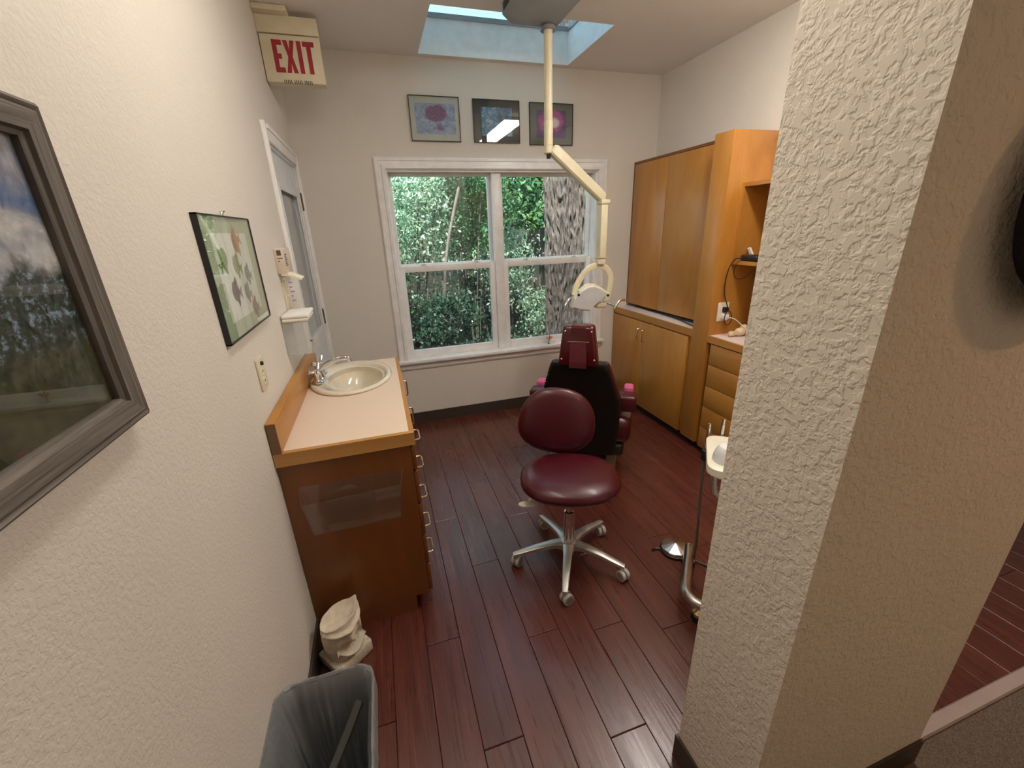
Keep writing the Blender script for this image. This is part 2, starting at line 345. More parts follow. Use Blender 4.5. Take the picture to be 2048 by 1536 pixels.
ROOT = {}
def new_name(n): return n
def obj(name, b, mat, parent=None, smooth=True, angle=40, local=False, kind=None, label=None):
    me = bpy.data.meshes.new(name)
    vs = b.v
    if parent is not None and not local:
        r = parent
        while r.parent: r = r.parent
        M = ROOT.get(r.name)
        if M is not None:
            Mi = M.inverted(); vs = [Mi @ p for p in vs]
    me.from_pydata([tuple(p) for p in vs], [], b.f)
    bm = bmesh.new(); bm.from_mesh(me); bmesh.ops.recalc_face_normals(bm, faces=bm.faces); bm.to_mesh(me); bm.free()
    if smooth:
        me.polygons.foreach_set('use_smooth', [True] * len(me.polygons)); me.set_sharp_from_angle(angle=math.radians(angle))
    me.materials.append(MATS[mat])
    o = bpy.data.objects.new(name, me); COL.objects.link(o)
    if parent is not None: o.parent = parent
    if kind: o['kind'] = kind
    if label: o['label'] = label
    return o
def tag(o, label, cat, group=None, kind=None):
    o['label'] = label; o['category'] = cat
    if group: o['group'] = group
    if kind: o['kind'] = kind
    return o
def thing(name, label, cat, loc=(0, 0, 0), rz=0.0, group=None, kind=None):
    o = bpy.data.objects.new(name, None); COL.objects.link(o); o.location = loc; o.rotation_euler = (0, 0, rz); o.empty_display_size = 0.1
    ROOT[o.name] = Matrix.Translation(loc) @ Matrix.Rotation(rz, 4, 'Z')
    return tag(o, label, cat, group, kind)
def uvquad(name, pts, mat, parent):
    """flat printed sheet with 0..1 UVs; pts counter-clockwise from lower left"""
    r = parent
    while r.parent: r = r.parent
    Mi = ROOT[r.name].inverted() if r.name in ROOT else Matrix()
    me = bpy.data.meshes.new(name); me.from_pydata([tuple(Mi @ Vector(p)) for p in pts], [], [(0, 1, 2, 3)])
    uv = me.uv_layers.new(name='uv')
    for i, c in enumerate(((0, 0), (1, 0), (1, 1), (0, 1))): uv.data[i].uv = c
    me.materials.append(MATS[mat]); o = bpy.data.objects.new(name, me); COL.objects.link(o); o.parent = parent; return o
def arc(c, r, a0, a1, n, f):
    return [f(c[0] + r * math.cos(a0 + (a1 - a0) * i / n), c[1] + r * math.sin(a0 + (a1 - a0) * i / n)) for i in range(n + 1)]
def rrect(x0, x1, y0, y1, r, n=5):
    p = []
    for cx, cy, a in ((x1 - r, y1 - r, 0), (x0 + r, y1 - r, 90), (x0 + r, y0 + r, 180), (x1 - r, y0 + r, 270)):
        for i in range(n + 1):
            t = math.radians(a + 90 * i / n); p.append((cx + r * math.cos(t), cy + r * math.sin(t)))
    return p

# ================================================================== THE SETTING
XL = -0.012; W = 2.864; H = 2.74
PX0, PX1, PY0, PY1 = 1.131, 1.815, -3.084, -2.845      # the partition stub
HY = -4.75; HX = 5.2                                   # hallway extents
# floor with planks
floor = obj('floor', MB().box(-0.1, HX, -3.05, 0.1, -0.12, -0.012), 'sub_floor', smooth=False)
tag(floor, 'dark red wood plank floor of the treatment room', 'floor', kind='structure')
plank_me = None
pw = 0.1365
cols = []
x = 0.55 - pw * 5
while x < HX - 0.02: cols.append(x); x += pw
joint = {5: -1.426, 6: -1.83, 8: -2.735, 7: -2.30, 4: -2.20, 9: -1.15, 10: -1.95, 11: -2.45, 12: -1.55, 13: -0.75, 14: -2.1}
def plank_mesh():
    b = MB(); g = 0.0006; c = 0.0016; t = 0.012
    x0, x1, y0, y1 = g, pw - g, 0.0, 1.0
    cy = 0.0022
    b.add([(x0, y0, -t), (x1, y0, -t), (x1, y1, -t), (x0, y1, -t), (x0, y0, -c), (x1, y0, -c), (x1, y1, -c), (x0, y1, -c),
           (x0 + c, y0 + cy, 0), (x1 - c, y0 + cy, 0), (x1 - c, y1 - cy, 0), (x0 + c, y1 - cy, 0)],
          [(0, 1, 5, 4), (1, 2, 6, 5), (2, 3, 7, 6), (3, 0, 4, 7), (4, 5, 9, 8), (5, 6, 10, 9), (6, 7, 11, 10), (7, 4, 8, 11), (8, 9, 10, 11)])
    return b
first = obj('plank', plank_mesh(), 'floor_plank', floor, smooth=False); pk = first.data; used = False
for k, x in enumerate(cols):
    x_end = x + pw; xs = 1.0
    if x_end < 0.02: continue
    xs = min(1.0, (HX - x) / pw)
    j0 = joint.get(k, -0.3 - (k * 0.47) % 1.2)
    cuts = sorted([j0 + i * 1.209 for i in range(-3, 4)])
    cuts = [-3.05] + [c for c in cuts if -2.97 < c < -0.08] + [0.0]
    for a, c in zip(cuts[:-1], cuts[1:]):
        o = first if not used else bpy.data.objects.new('plank', pk)
        if used: COL.objects.link(o); o.parent = floor
        used = True
        o.location = (x, a + 0.0012, 0); o.scale = (xs, c - a - 0.0024, 1)
strip = MB().prism([(-3.062, 0.0), (-3.058, 0.007), (-3.024, 0.009), (-3.018, 0.0), (-3.018, -0.02), (-3.062, -0.02)], 'X', XL, HX)
tag(obj('trim_1', strip, 'strip_metal', smooth=False), 'pinkish grey metal threshold strip between wood floor and carpet', 'trim', kind='structure')
tag(obj('floor_hallway', MB().box(-0.1, HX, HY, -3.062, -0.12, -0.006), 'carpet', smooth=False), 'brown carpet of the hallway beside the threshold strip', 'floor', kind='structure')
# walls
def wallbox(name, label, boxes, mat='wall_paint'):
    b = MB()
    for q in boxes: b.box(*q)
    return tag(obj(name, b, mat, smooth=False), label, 'wall', kind='structure')
DY0, DY1, DZ = -0.895, -0.045, 2.055     # door opening
wallbox('wall_left', 'off-white textured wall on the left carrying the landscape picture and the fish print',
        [(XL - 0.12, XL, HY, DY0, -0.1, H), (XL - 0.12, XL, DY1, 0.13, -0.1, H), (XL - 0.12, XL, DY0, DY1, DZ, H)])
WX0, WX1, WZ0, WZ1 = 0.575, 2.305, 0.575, 2.045   # window rough opening
wallbox('wall_back', 'off-white wall around the big window under the skylight',
        [(XL, WX0, 0, 0.13, -0.1, H), (WX1, W + 0.12, 0, 0.13, -0.1, H), (WX0, WX1, 0, 0.13, WZ1, H), (WX0, WX1, 0, 0.13, -0.1, WZ0)])
wallbox('wall_right', 'pale wall above the honey maple cabinets', [(W, W + 0.12, -2.5, 0.0, -0.1, H)])
wallbox('wall_partition', 'rough knockdown-textured end of the partition wall at the right', [(PX0, PX1, PY0, PY1, 0, H)], 'wall_knockdown')
wallbox('wall_front', 'hallway wall behind the viewpoint', [(XL - 0.12, HX, HY - 0.12, HY, -0.1, H)])
wallbox('wall_hallway', 'end wall of the hallway', [(HX, HX + 0.12, HY, 0.13, -0.1, H)])
# ceiling with skylight shaft
SX0, SX1, SY0, SY1, SZ = 0.882, 1.998, -0.73, -0.052, 2.945
ceil = tag(obj('ceiling', MB().box(XL - 0.12, HX + 0.12, HY - 0.12, SY0, H, H + 0.1).box(XL - 0.12, HX + 0.12, SY1, 0.13, H, H + 0.1)
    .box(XL - 0.12, SX0, SY0, SY1, H, H + 0.1).box(SX1, HX + 0.12, SY0, SY1, H, H + 0.1), 'ceiling_paint', smooth=False), 'plain off-white ceiling cut by the skylight', 'ceiling', kind='structure')
for q in ((SX0 + 0.0005, SX1 - 0.0005, SY1 - 0.004, SY1 - 0.0005), (SX0 + 0.0005, SX1 - 0.0005, SY0 + 0.0005, SY0 + 0.004), (SX0 + 0.0005, SX0 + 0.004, SY0 + 0.004, SY1 - 0.004), (SX1 - 0.004, SX1 - 0.0005, SY0 + 0.004, SY1 - 0.004)):
    obj('shaft_wall', MB().box(*q, H + 0.0005, SZ), 'shaft_paint', ceil, smooth=False)
sk = thing('window_2', 'skylight pane in a metal frame set in the ceiling shaft', 'skylight', ((SX0 + SX1) / 2, (SY0 + SY1) / 2, SZ), kind='structure')
for q in ((SX0 - 0.05, SX1 + 0.05, SY1 - 0.012, SY1 + 0.05), (SX0 - 0.05, SX1 + 0.05, SY0 - 0.05, SY0 + 0.03), (SX0 - 0.05, SX0 + 0.012, SY0 + 0.03, SY1 - 0.012), (SX1 - 0.012, SX1 + 0.05, SY0 + 0.03, SY1 - 0.012)):
    obj('frame_rail', MB().box(*q, SZ, SZ + 0.028), 'grey_metal', sk, smooth=False)
obj('pane', MB().box(SX0 - 0.02, SX1 + 0.02, SY0 - 0.02, SY1 + 0.02, SZ + 0.03, SZ + 0.036), 'sky_pane', sk, smooth=False)
# unseen block added above the ceiling to keep the sun off the skylight
tag(obj('sun_blocker', MB().box(XL - 1.5, HX + 1.5, HY - 0.6, -0.83, H + 0.11, 4.75), 'blocker_skin', smooth=False), 'unseen block added above the ceiling to shade the skylight', 'wall', kind='structure')
# baseboards
def baseboard(name, label, boxes):
    b = MB()
    for q in boxes: b.box(*q, 0.0, 0.1)
    return tag(obj(name, b, 'base_brown', smooth=False), label, 'baseboard', kind='structure')
baseboard('baseboard_back', 'dark brown rubber baseboard under the window', [(XL, 2.56, -0.01, 0.0)])
baseboard('baseboard_left', 'dark brown baseboard along the left wall beside the wastebasket', [(XL, XL + 0.01, HY, DY0 - 0.08)])
baseboard('baseboard_partition', 'dark brown baseboard around the foot of the partition wall', [(PX0 - 0.008, PX0, PY0 - 0.008, PY1 + 0.008), (PX0, PX1 + 0.008, PY0 - 0.008, PY0), (PX0, PX1 + 0.008, PY1, PY1 + 0.008)])
baseboard('baseboard_right', 'dark brown baseboard around the end of the right wall', [(W - 0.008, W + 0.128, -2.508, -2.5), (W + 0.12, W + 0.128, -2.5, -0.05)])
tag(obj('trim_2', MB().box(W - 0.012, W, -2.495, -1.245, 2.075, 2.135), 'trim_white', smooth=False), 'white strip on the right wall above the tall cabinet panel', 'trim', kind='structure')

# ---- window
win = thing('window_1', 'white double-hung twin window with screens looking onto trees', 'window', (1.44, 0, 0.55), kind='structure')
CX0, CX1, CZ1 = 0.503, 2.392, 2.122; SILL = 0.592
prof = [(0.0, 0.012), (0.008, 0.020), (0.022, 0.020), (0.026, 0.014), (0.048, 0.016), (0.053, 0.024), (0.074, 0.026), (0.084, 0.012)]  # distance from outer edge, projection
def casing_piece(path0, path1, inward, mit0, mit1):
    """casing along path0->path1 (outer edge, XZ), inward = XZ unit vector, mitred ends"""
    a = Vector(path0); c = Vector(path1); d = (c - a).normalized(); n = Vector(inward); b = MB()
    pr = [(0.0, 0.0)] + prof + [(0.084, 0.0)]
    r0 = [a + n * w + d * (w * mit0) for w, _ in pr]; r1 = [c + n * w - d * (w * mit1) for w, _ in pr]
    b.rings([[Vector((p.x, -h, p.y)) for p, (_, h) in zip(r0, pr)], [Vector((p.x, -h, p.y)) for p, (_, h) in zip(r1, pr)]])
    return b
obj('casing', casing_piece((CX0, SILL), (CX0, CZ1), (1, 0), 0, 1), 'trim_white', win, angle=25)
obj('casing', casing_piece((CX1, SILL), (CX1, CZ1), (-1, 0), 0, 1), 'trim_white', win, angle=25)
obj('casing', casing_piece((CX0, CZ1), (CX1, CZ1), (0, -1), 1, 1), 'trim_white', win, angle=25)
obj('sill', MB().rbox(CX0 - 0.01, CX1 + 0.012, -0.055, 0.125, SILL - 0.028, SILL, 0.006), 'trim_white', win)
obj('apron', MB().prism([(0, SILL - 0.028), (-0.022, SILL - 0.028), (-0.024, SILL - 0.045), (-0.012, SILL - 0.052), (-0.018, SILL - 0.072), (-0.012, SILL - 0.085), (0, SILL - 0.085)], 'X', CX0 + 0.005, CX1 - 0.005), 'trim_white', win, angle=20)
YF0, YF1 = 0.045, 0.12
for q in ((WX0, 0.592, 0.0, 0.13, SILL, WZ1), (2.288, WX1, 0.0, 0.13, SILL, WZ1), (0.592, 2.288, 0.0, 0.13, 2.028, WZ1)):
    obj('jamb', MB().box(*q), 'trim_white', win, smooth=False)
obj('mullion', MB().rbox(1.388, 1.462, 0.03, 0.13, SILL, 2.028, 0.004), 'vinyl_white', win)
def sash(x0, x1, z0, z1, y0, y1, st, bot, top, lower):
    s = obj('sash', MB().rbox(x0, x0 + st, y0, y1, z0, z1, 0.003).rbox(x1 - st, x1, y0, y1, z0, z1, 0.003)
            .rbox(x0 + st, x1 - st, y0, y1, z0, z0 + bot, 0.003).rbox(x0 + st, x1 - st, y0, y1, z1 - top, z1, 0.003), 'vinyl_white', win)
    obj('pane', MB().box(x0 + st, x1 - st, (y0 + y1) / 2 - 0.002, (y0 + y1) / 2 + 0.002, z0 + bot, z1 - top), 'glass', s, smooth=False)
    if lower:
        obj('insect_screen', MB().box(x0 + 0.01, x1 - 0.01, 0.122, 0.1235, z0, z1), 'insect_screen', s, smooth=False)
        for t in (0.25, 0.8):
            xx = x0 + (x1 - x0) * t
            obj('sash_lock', MB().rbox(xx - 0.022, xx + 0.022, y0 - 0.006, y0 + 0.016, z1, z1 + 0.012, 0.003).rbox(xx - 0.006, xx + 0.012, y0 - 0.012, y0 + 0.004, z1 + 0.008, z1 + 0.016, 0.002), 'vinyl_white', s)
for (a, c) in ((0.592, 1.388), (1.462, 2.288)):
    sash(a, c, 1.325, 2.028, 0.090, 0.120, 0.026, 0.04, 0.022, False)
    sash(a, c, SILL, 1.352, 0.050, 0.085, 0.045, 0.062, 0.050, True)
tag(obj('window_decal', MB().lathe([(0.001, 0.0), (0.026, 0.0), (0.026, 0.001), (0.001, 0.001)], n=20).xf(Matrix.Translation((0.672, 0.062, 0.70)) @ Matrix.Rotation(PI / 2, 4, 'X')), 'black_plastic'), 'small round dark decal low in the left window pane', 'decal')

# ---- door in the left wall
door = thing('door_1', 'white half-glazed door beside the window corner', 'door', (XL, (DY0 + DY1) / 2, 0), kind='structure')
for q in ((DY0 - 0.075, DY0, 0, DZ + 0.075), (DY1, -0.002, 0, DZ + 0.075), (DY0, DY1, DZ, DZ + 0.075)):
    y0, y1, z0, z1 = q
    obj('casing', MB().rbox(XL, XL + 0.016, y0, y1, z0, z1, 0.004).rbox(XL, XL + 0.022, y0 + 0.004 if y1 - y0 < .2 else y0, y0 + 0.024 if y1 - y0 < .2 else y1, z0 if y1 - y0 < .2 else z1 - 0.022, z1, 0.003), 'trim_white', door)
obj('jamb', MB().box(XL - 0.12, XL, DY0, DY0 + 0.012, 0, DZ).box(XL - 0.12, XL, DY1 - 0.012, DY1, 0, DZ).box(XL - 0.12, XL, DY0, DY1, DZ - 0.012, DZ), 'trim_white', door, smooth=False)
lx0, lx1 = XL - 0.050, XL - 0.010
gy0, gy1, gz0, gz1 = -0.765, -0.175, 0.98, 1.86
leaf = obj('leaf', MB().box(lx0, lx1, DY0 + 0.015, gy0, 0.01, DZ - 0.022).box(lx0, lx1, gy1, DY1 - 0.015, 0.01, DZ - 0.022).box(lx0, lx1, gy0, gy1, gz1, DZ - 0.022).box(lx0, lx1, gy0, gy1, 0.01, gz0), 'door_white', door, smooth=False)
m = MB()
for q in ((gy0 - 0.02, gy0 + 0.012, gz0 - 0.02, gz1 + 0.02), (gy1 - 0.012, gy1 + 0.02, gz0 - 0.02, gz1 + 0.02)): m.rbox(lx1, lx1 + 0.01, *q, 0.004)
for z in (gz0, gz1): m.rbox(lx1, lx1 + 0.01, gy0, gy1, z - 0.02 if z == gz0 else z - 0.012, z + 0.012 if z == gz0 else z + 0.02, 0.004)
obj('glazing_bead', m, 'door_white', leaf)
obj('pane', MB().box(lx0 + 0.016, lx0 + 0.022, gy0, gy1, gz0, gz1), 'frosted_glass', leaf, smooth=False)
for z in (1.83, 1.03, 0.22):
    obj('hinge', MB().cyl((XL + 0.004, DY1 - 0.006, z - 0.05), (XL + 0.004, DY1 - 0.006, z + 0.05), 0.007, n=10).ball((XL + 0.004, DY1 - 0.006, z + 0.053), 0.006, 8, 5).ball((XL + 0.004, DY1 - 0.006, z - 0.053), 0.006, 8, 5), 'brown_cap', door)

# ================================================================== LIGHT FIXTURES (ceiling, fluorescent wraps)
def fixture(x, y0, y1, label, lm):
    t = thing('ceiling_light', label, 'light', (x, (y0 + y1) / 2, H), group='fluorescent ceiling lights')
    obj('housing', MB().rbox(x - 0.115, x + 0.115, y0 - 0.02, y1 + 0.02, H - 0.028, H - 0.001, 0.005), 'trim_white', t)
    obj('lens', MB().prism([(x - 0.10, H - 0.028), (x - 0.09, H - 0.06), (x - 0.05, H - 0.075), (x + 0.05, H - 0.075), (x + 0.09, H - 0.06), (x + 0.10, H - 0.028)], 'Y', y0, y1), lm, t)
fixture(2.05, -2.66, -1.50, 'fluorescent ceiling light over the cabinet side of the room', 'lens')
fixture(0.60, -2.86, -1.70, 'fluorescent ceiling light over the sink side of the room', 'lens_dim')
t = thing('hall_downlight', 'small warm round downlight in the hallway ceiling', 'light', (2.6, -4.05, H))
obj('trim_ring', MB().lathe([(0.06, -0.001), (0.085, -0.001), (0.085, -0.008), (0.06, -0.012)], (2.6, -4.05, H), 24), 'trim_white', t)
obj('lens', MB().lathe([(0.001, -0.004), (0.06, -0.004), (0.06, -0.01), (0.001, -0.012)], (2.6, -4.05, H), 24), 'hall_lens', t)
ld = bpy.data.lights.new('hall_lamp', 'SPOT'); lo = bpy.data.objects.new('hall_lamp', ld); COL.objects.link(lo)
ld.energy = HALL; ld.color = (1.0, 0.54, 0.25); ld.spot_size = math.radians(150); ld.spot_blend = 0.6; ld.shadow_soft_size = 0.06; lo.location = (2.6, -4.05, H - 0.03)
lo.parent = t; lo.matrix_parent_inverse = ROOT[t.name].inverted()

# ================================================================== VANITY
VX, VY0, VY1, VT, VB = 0.478, -2.022, -0.94, 0.889, 0.836
def bow(b, p, a, out, half, r=0.0045):
    """bow handle: bar half-length along a, standing off along out, r wire radius"""
    p = Vector(p); a = Vector(a); out = Vector(out)
    pts = [p - a * half, p - a * half + out * 0.6, p - a * half * 0.94 + out * 0.88, p - a * half * 0.8 + out, p + a * half * 0.8 + out, p + a * half * 0.94 + out * 0.88, p + a * half + out * 0.6, p + a * half]
    return b.tube(pts, r, 8)
van = thing('vanity_cabinet', 'maple base cabinet with a stack of drawers under the round sink', 'cabinet', (0.22, -1.48, 0))
FX = 0.455
obj('body', MB().box(XL + 0.002, FX, -2.008, -1.99, 0.085, VB).box(XL + 0.002, FX, -0.973, -0.955, 0.085, VB).box(XL + 0.002, XL + 0.012, -1.99, -0.973, 0.085, VB).box(FX - 0.018, FX, -1.99, -0.973, 0.085, VB).box(XL + 0.012, FX - 0.018, -1.99, -0.973, 0.085, 0.1), 'maple_dark_shaded', van, smooth=False)
obj('toe_kick', MB().box(XL + 0.012, 0.398, -2.006, -0.965, 0, 0.085), 'maple_dark_shaded', van, smooth=False)
obj('face_stile', MB().box(FX - 0.020, FX + 0.003, -2.0095, -1.985, 0.085, VB - 0.002), 'maple_dark_shaded', van, smooth=False)
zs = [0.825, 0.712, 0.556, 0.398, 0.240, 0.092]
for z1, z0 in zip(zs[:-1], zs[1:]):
    d = obj('drawer', MB().rbox(FX + 0.003, FX + 0.020, -2.006, -1.47, z0 + 0.004, z1 - 0.003, 0.003), 'maple_dark_shaded', van)  # darker maple copy, as the near drawer ends get little light
    zc = (z0 + z1) / 2
    obj('handle', bow(MB(), (FX + 0.020, -1.80, zc), (0, 1, 0), (0.030, 0, 0), 0.048), 'brass', d)
for y0, y1, hy in ((-1.465, -1.215, -1.43), (-1.210, -0.958, -0.99)):
    d = obj('door', MB().rbox(FX + 0.003, FX + 0.020, y0, y1, 0.096, 0.822, 0.003), 'maple_z', van)
    obj('handle', bow(MB(), (FX + 0.020, hy, 0.70), (0, 0, 1), (0.030, 0, 0), 0.048), 'brass', d)
top = thing('vanity_countertop', 'beige laminate countertop with maple edge and backsplash on the vanity', 'countertop', (0.22, -1.48, VB))
# slab with an oval cut-out for the sink
SC = (0.222, -1.236); SRX, SRY = 0.180, 0.245
def slab_with_hole(x0, x1, y0, y1, z0, z1):
    n = 48; inner = [(SC[0] + SRX * math.cos(2 * PI * i / n), SC[1] + SRY * math.sin(2 * PI * i / n)) for i in range(n)]
    def outer(a):
        dx, dy = math.cos(a) * SRX, math.sin(a) * SRY; t = 1e9
        if dx > 1e-9: t = min(t, (x1 - SC[0]) / dx)
        if dx < -1e-9: t = min(t, (x0 - SC[0]) / dx)
        if dy > 1e-9: t = min(t, (y1 - SC[1]) / dy)
        if dy < -1e-9: t = min(t, (y0 - SC[1]) / dy)
        return SC[0] + dx * t, SC[1] + dy * t
    ang = [2 * PI * i / n for i in range(n)]
    for cx, cy in ((x0, y0), (x0, y1), (x1, y0), (x1, y1)):     # snap the nearest spoke to each corner
        a = math.atan2((cy - SC[1]) / SRY, (cx - SC[0]) / SRX) % (2 * PI); k = min(range(n), key=lambda i: abs((ang[i] - a + PI) % (2 * PI) - PI)); ang[k] = a
    inner = [(SC[0] + SRX * math.cos(a), SC[1] + SRY * math.sin(a)) for a in ang]; out = [outer(a) for a in ang]
    b = MB(); rs = []
    for ring, z in ((inner, z1), (out, z1), (out, z0), (inner, z0)): rs.append([Vector((p[0], p[1], z)) for p in ring])
    return b.rings(rs, False, True)
obj('slab', slab_with_hole(XL + 0.002, VX - 0.019, VY0 + 0.019, VY1, VB, VT), 'laminate', top, smooth=False)
obj('edge_band', MB().box(XL + 0.002, VX, VY0, VY0 + 0.019, VB, VT - 0.001), 'maple_x', top, smooth=False)
obj('edge_band', MB().box(VX - 0.019, VX, VY0 + 0.019, VY1, VB, VT - 0.001), 'maple_y', top, smooth=False)
bs = obj('backsplash', MB().rbox(XL + 0.002, 0.022, VY0 + 0.001, VY1, VT, 1.006, 0.003), 'maple_y', top)
obj('end_cap', MB().box(XL + 0.004, 0.020, VY0 - 0.0005, VY0 + 0.0012, VT, 1.003), 'end_grain', bs, smooth=False)

# sink
sink = thing('sink', 'oval bisque drop-in sink set in the beige countertop', 'sink', (SC[0], SC[1], VT))
k = 1.0
prof_s = [(0.86, -0.004), (1.13, 0.0005), (1.15, 0.006), (1.13, 0.013), (1.06, 0.017), (0.985, 0.012), (0.95, 0.0), (0.90, -0.04), (0.78, -0.095), (0.55, -0.125), (0.2, -0.135), (0.02, -0.135), (0.02, -0.145), (0.60, -0.135), (0.84, -0.10), (0.93, -0.04)]
b = MB(); n = 56; rs = []
for r, z in prof_s:
    ring = []
    for i in range(n):
        a = 2 * PI * i / n
        # the bowl is shifted away from the faucet ledge
        inn = r < 0.98
        rx = SRX * r * (0.88 if inn else 1.0); ry = SRY * r * (0.93 if inn else 1.0); ox = 0.020 if inn else 0.0
        ring.append(Vector((SC[0] + ox + rx * math.cos(a), SC[1] + ry * math.sin(a), VT + z)))
    rs.append(ring)
b.rings(rs, False, True)
obj('basin', b, 'sink_bisque', sink, angle=80)
obj('drain', MB().lathe([(0.001, 0.004), (0.018, 0.004), (0.022, 0.0), (0.022, -0.004)], (SC[0] + 0.02, SC[1], VT - 0.135), 20), 'chrome', sink)
# faucet
fau = thing('faucet', 'chrome two-handle faucet standing on the sink ledge', 'faucet', (0.062, SC[1], VT + 0.015))
fx, fy, fz = 0.068, SC[1], VT + 0.014
obj('base', MB().rbox(fx - 0.022, fx + 0.022, fy - 0.085, fy + 0.085, fz - 0.004, fz + 0.010, 0.006, 3), 'chrome', fau)
sp = MB(); sp.lathe([(0.026, 0.0), (0.024, 0.018), (0.018, 0.030), (0.017, 0.062), (0.020, 0.070)], (fx, fy, fz + 0.006), 20)
pts = []
for i in range(13):
    u = i / 12; pts.append((fx + 0.150 * u, fy + 0.004 * u, fz + 0.052 + 0.046 * math.sin(u * 1.9)))
pts.append((fx + 0.158, fy + 0.004, fz + 0.074))
sp.tube(pts, [0.018, 0.017, 0.0165, 0.016, 0.0155, 0.015, 0.0145, 0.014, 0.0135, 0.013, 0.0125, 0.0125, 0.0125, 0.0115], 14)
obj('spout', sp, 'chrome', fau)
for s_ in (-1, 1):
    y = fy + s_ * 0.076
    h = obj('valve', MB().lathe([(0.032, 0.0), (0.032, 0.006), (0.020, 0.014), (0.018, 0.040), (0.022, 0.050), (0.016, 0.064), (0.001, 0.068)], (fx, y, fz + 0.006), 18), 'chrome', fau)
    lv = MB().tube([(fx, y, fz + 0.060), (fx + 0.006, y + 0.018, fz + 0.072), (fx + 0.010, y + 0.036, fz + 0.092)], [0.010, 0.008, 0.011], 10).tube([(fx, y, fz + 0.060), (fx - 0.018, y - 0.012, fz + 0.062), (fx - 0.036, y - 0.022, fz + 0.070)], [0.010, 0.008, 0.011], 10)
    obj('lever', lv, 'chrome', h)
# acrylic file pocket on the vanity side
fp = thing('file_pocket', 'clear acrylic pocket hung on the side of the vanity', 'file holder', (0.22, -2.03, 0.54))
yb = -2.011; yf = -2.052
P_ = lambda pts, y0, y1: MB().prism(pts, 'Y', y0, y1)
obj('back_panel', P_([(0.055, 0.55), (0.395, 0.558), (0.415, 0.735), (0.045, 0.735)], yb, yb + 0.002), 'acrylic_dim', fp, smooth=False)
obj('front_panel', P_([(0.068, 0.545), (0.385, 0.552), (0.400, 0.690), (0.050, 0.680)], yf, yf + 0.003), 'acrylic_dim', fp, smooth=False)
obj('side_panel', MB().add([(0.066, yf, 0.545), (0.066, yb, 0.545), (0.043, yb, 0.735), (0.046, yf, 0.68), (0.069, yf, 0.545), (0.069, yb, 0.545), (0.046, yb, 0.735), (0.049, yf, 0.68)], [(0, 1, 2, 3), (7, 6, 5, 4), (0, 4, 5, 1), (1, 5, 6, 2), (2, 6, 7, 3), (3, 7, 4, 0)]), 'acrylic_dim', fp, smooth=False)
obj('side_panel', MB().add([(0.384, yf, 0.55), (0.384, yb, 0.55), (0.415, yb, 0.735), (0.399, yf, 0.69), (0.387, yf, 0.55), (0.387, yb, 0.55), (0.418, yb, 0.735), (0.402, yf, 0.69)], [(0, 1, 2, 3), (7, 6, 5, 4), (0, 4, 5, 1), (1, 5, 6, 2), (2, 6, 7, 3), (3, 7, 4, 0)]), 'acrylic_dim', fp, smooth=False)
obj('bottom_panel', MB().box(0.066, 0.387, yf, yb, 0.543, 0.546), 'acrylic_dim', fp, smooth=False)

# ================================================================== LEFT WALL THINGS
# landscape picture with weathered frame
lp = thing('landscape_picture', 'large landscape picture of stormy sky over trees in a weathered grey wood frame', 'picture', (XL, -3.0, 1.32))
FY1, FY0, FZ0, FZ1, fw_, fd = -2.672, -3.36, 1.322, 1.784, 0.046, 0.030
def uvrail(a, c, inw, w):
    """mitred moulding from a to c (outer edge, YZ), inw inward unit; local uv along the length"""
    a = Vector(a); c = Vector(c); d = (c - a).normalized(); n = Vector(inw); L = (c - a).length
    pr = [(0, 0), (0, fd * 0.85), (0.005, fd), (0.010, fd * 0.90), (0.014, fd), (w * 0.82, fd * 0.92), (w * 0.86, fd * 0.72), (w, fd * 0.60), (w, 0)]
    r0 = [(a + n * q + d * q, h) for q, h in pr]; r1 = [(c + n * q - d * q, h) for q, h in pr]
    me_b = MB().rings([[Vector((XL + h, p.x, p.y)) for p, h in r0], [Vector((XL + h, p.x, p.y)) for p, h in r1]])
    o = obj('frame_rail', me_b, 'weathered_wood', lp, angle=25)
    me = o.data; uv = me.uv_layers.new(name='uv'); M = ROOT[lp.name]
    for lo_ in me.loops:
        p = M @ me.vertices[lo_.vertex_index].co; q = Vector((p.y, p.z)) - a
        uv.data[lo_.index].uv = (q.dot(d), q.dot(n) + a.x)
uvrail((FY0, FZ0), (FY0, FZ1), (1, 0), fw_); uvrail((FY1, FZ1), (FY1, FZ0), (-1, 0), fw_); uvrail((FY0, FZ1), (FY1, FZ1), (0, -1), fw_); uvrail((FY1, FZ0), (FY0, FZ0), (0, 1), fw_)
g = fw_ * 0.9
obj('backing', MB().box(XL + 0.002, XL + 0.008, FY0 + g, FY1 - g, FZ0 + g, FZ1 - g), 'mat_black', lp, smooth=False)
uvquad('print', [(XL + 0.009, FY0 + g, FZ0 + g), (XL + 0.009, FY1 - g, FZ0 + g), (XL + 0.009, FY1 - g, FZ1 - g), (XL + 0.009, FY0 + g, FZ1 - g)], 'print_landscape', lp)
obj('glass', MB().box(XL + 0.012, XL + 0.014, FY0 + g, FY1 - g, FZ0 + g, FZ1 - g), 'picture_glass', lp, smooth=False)
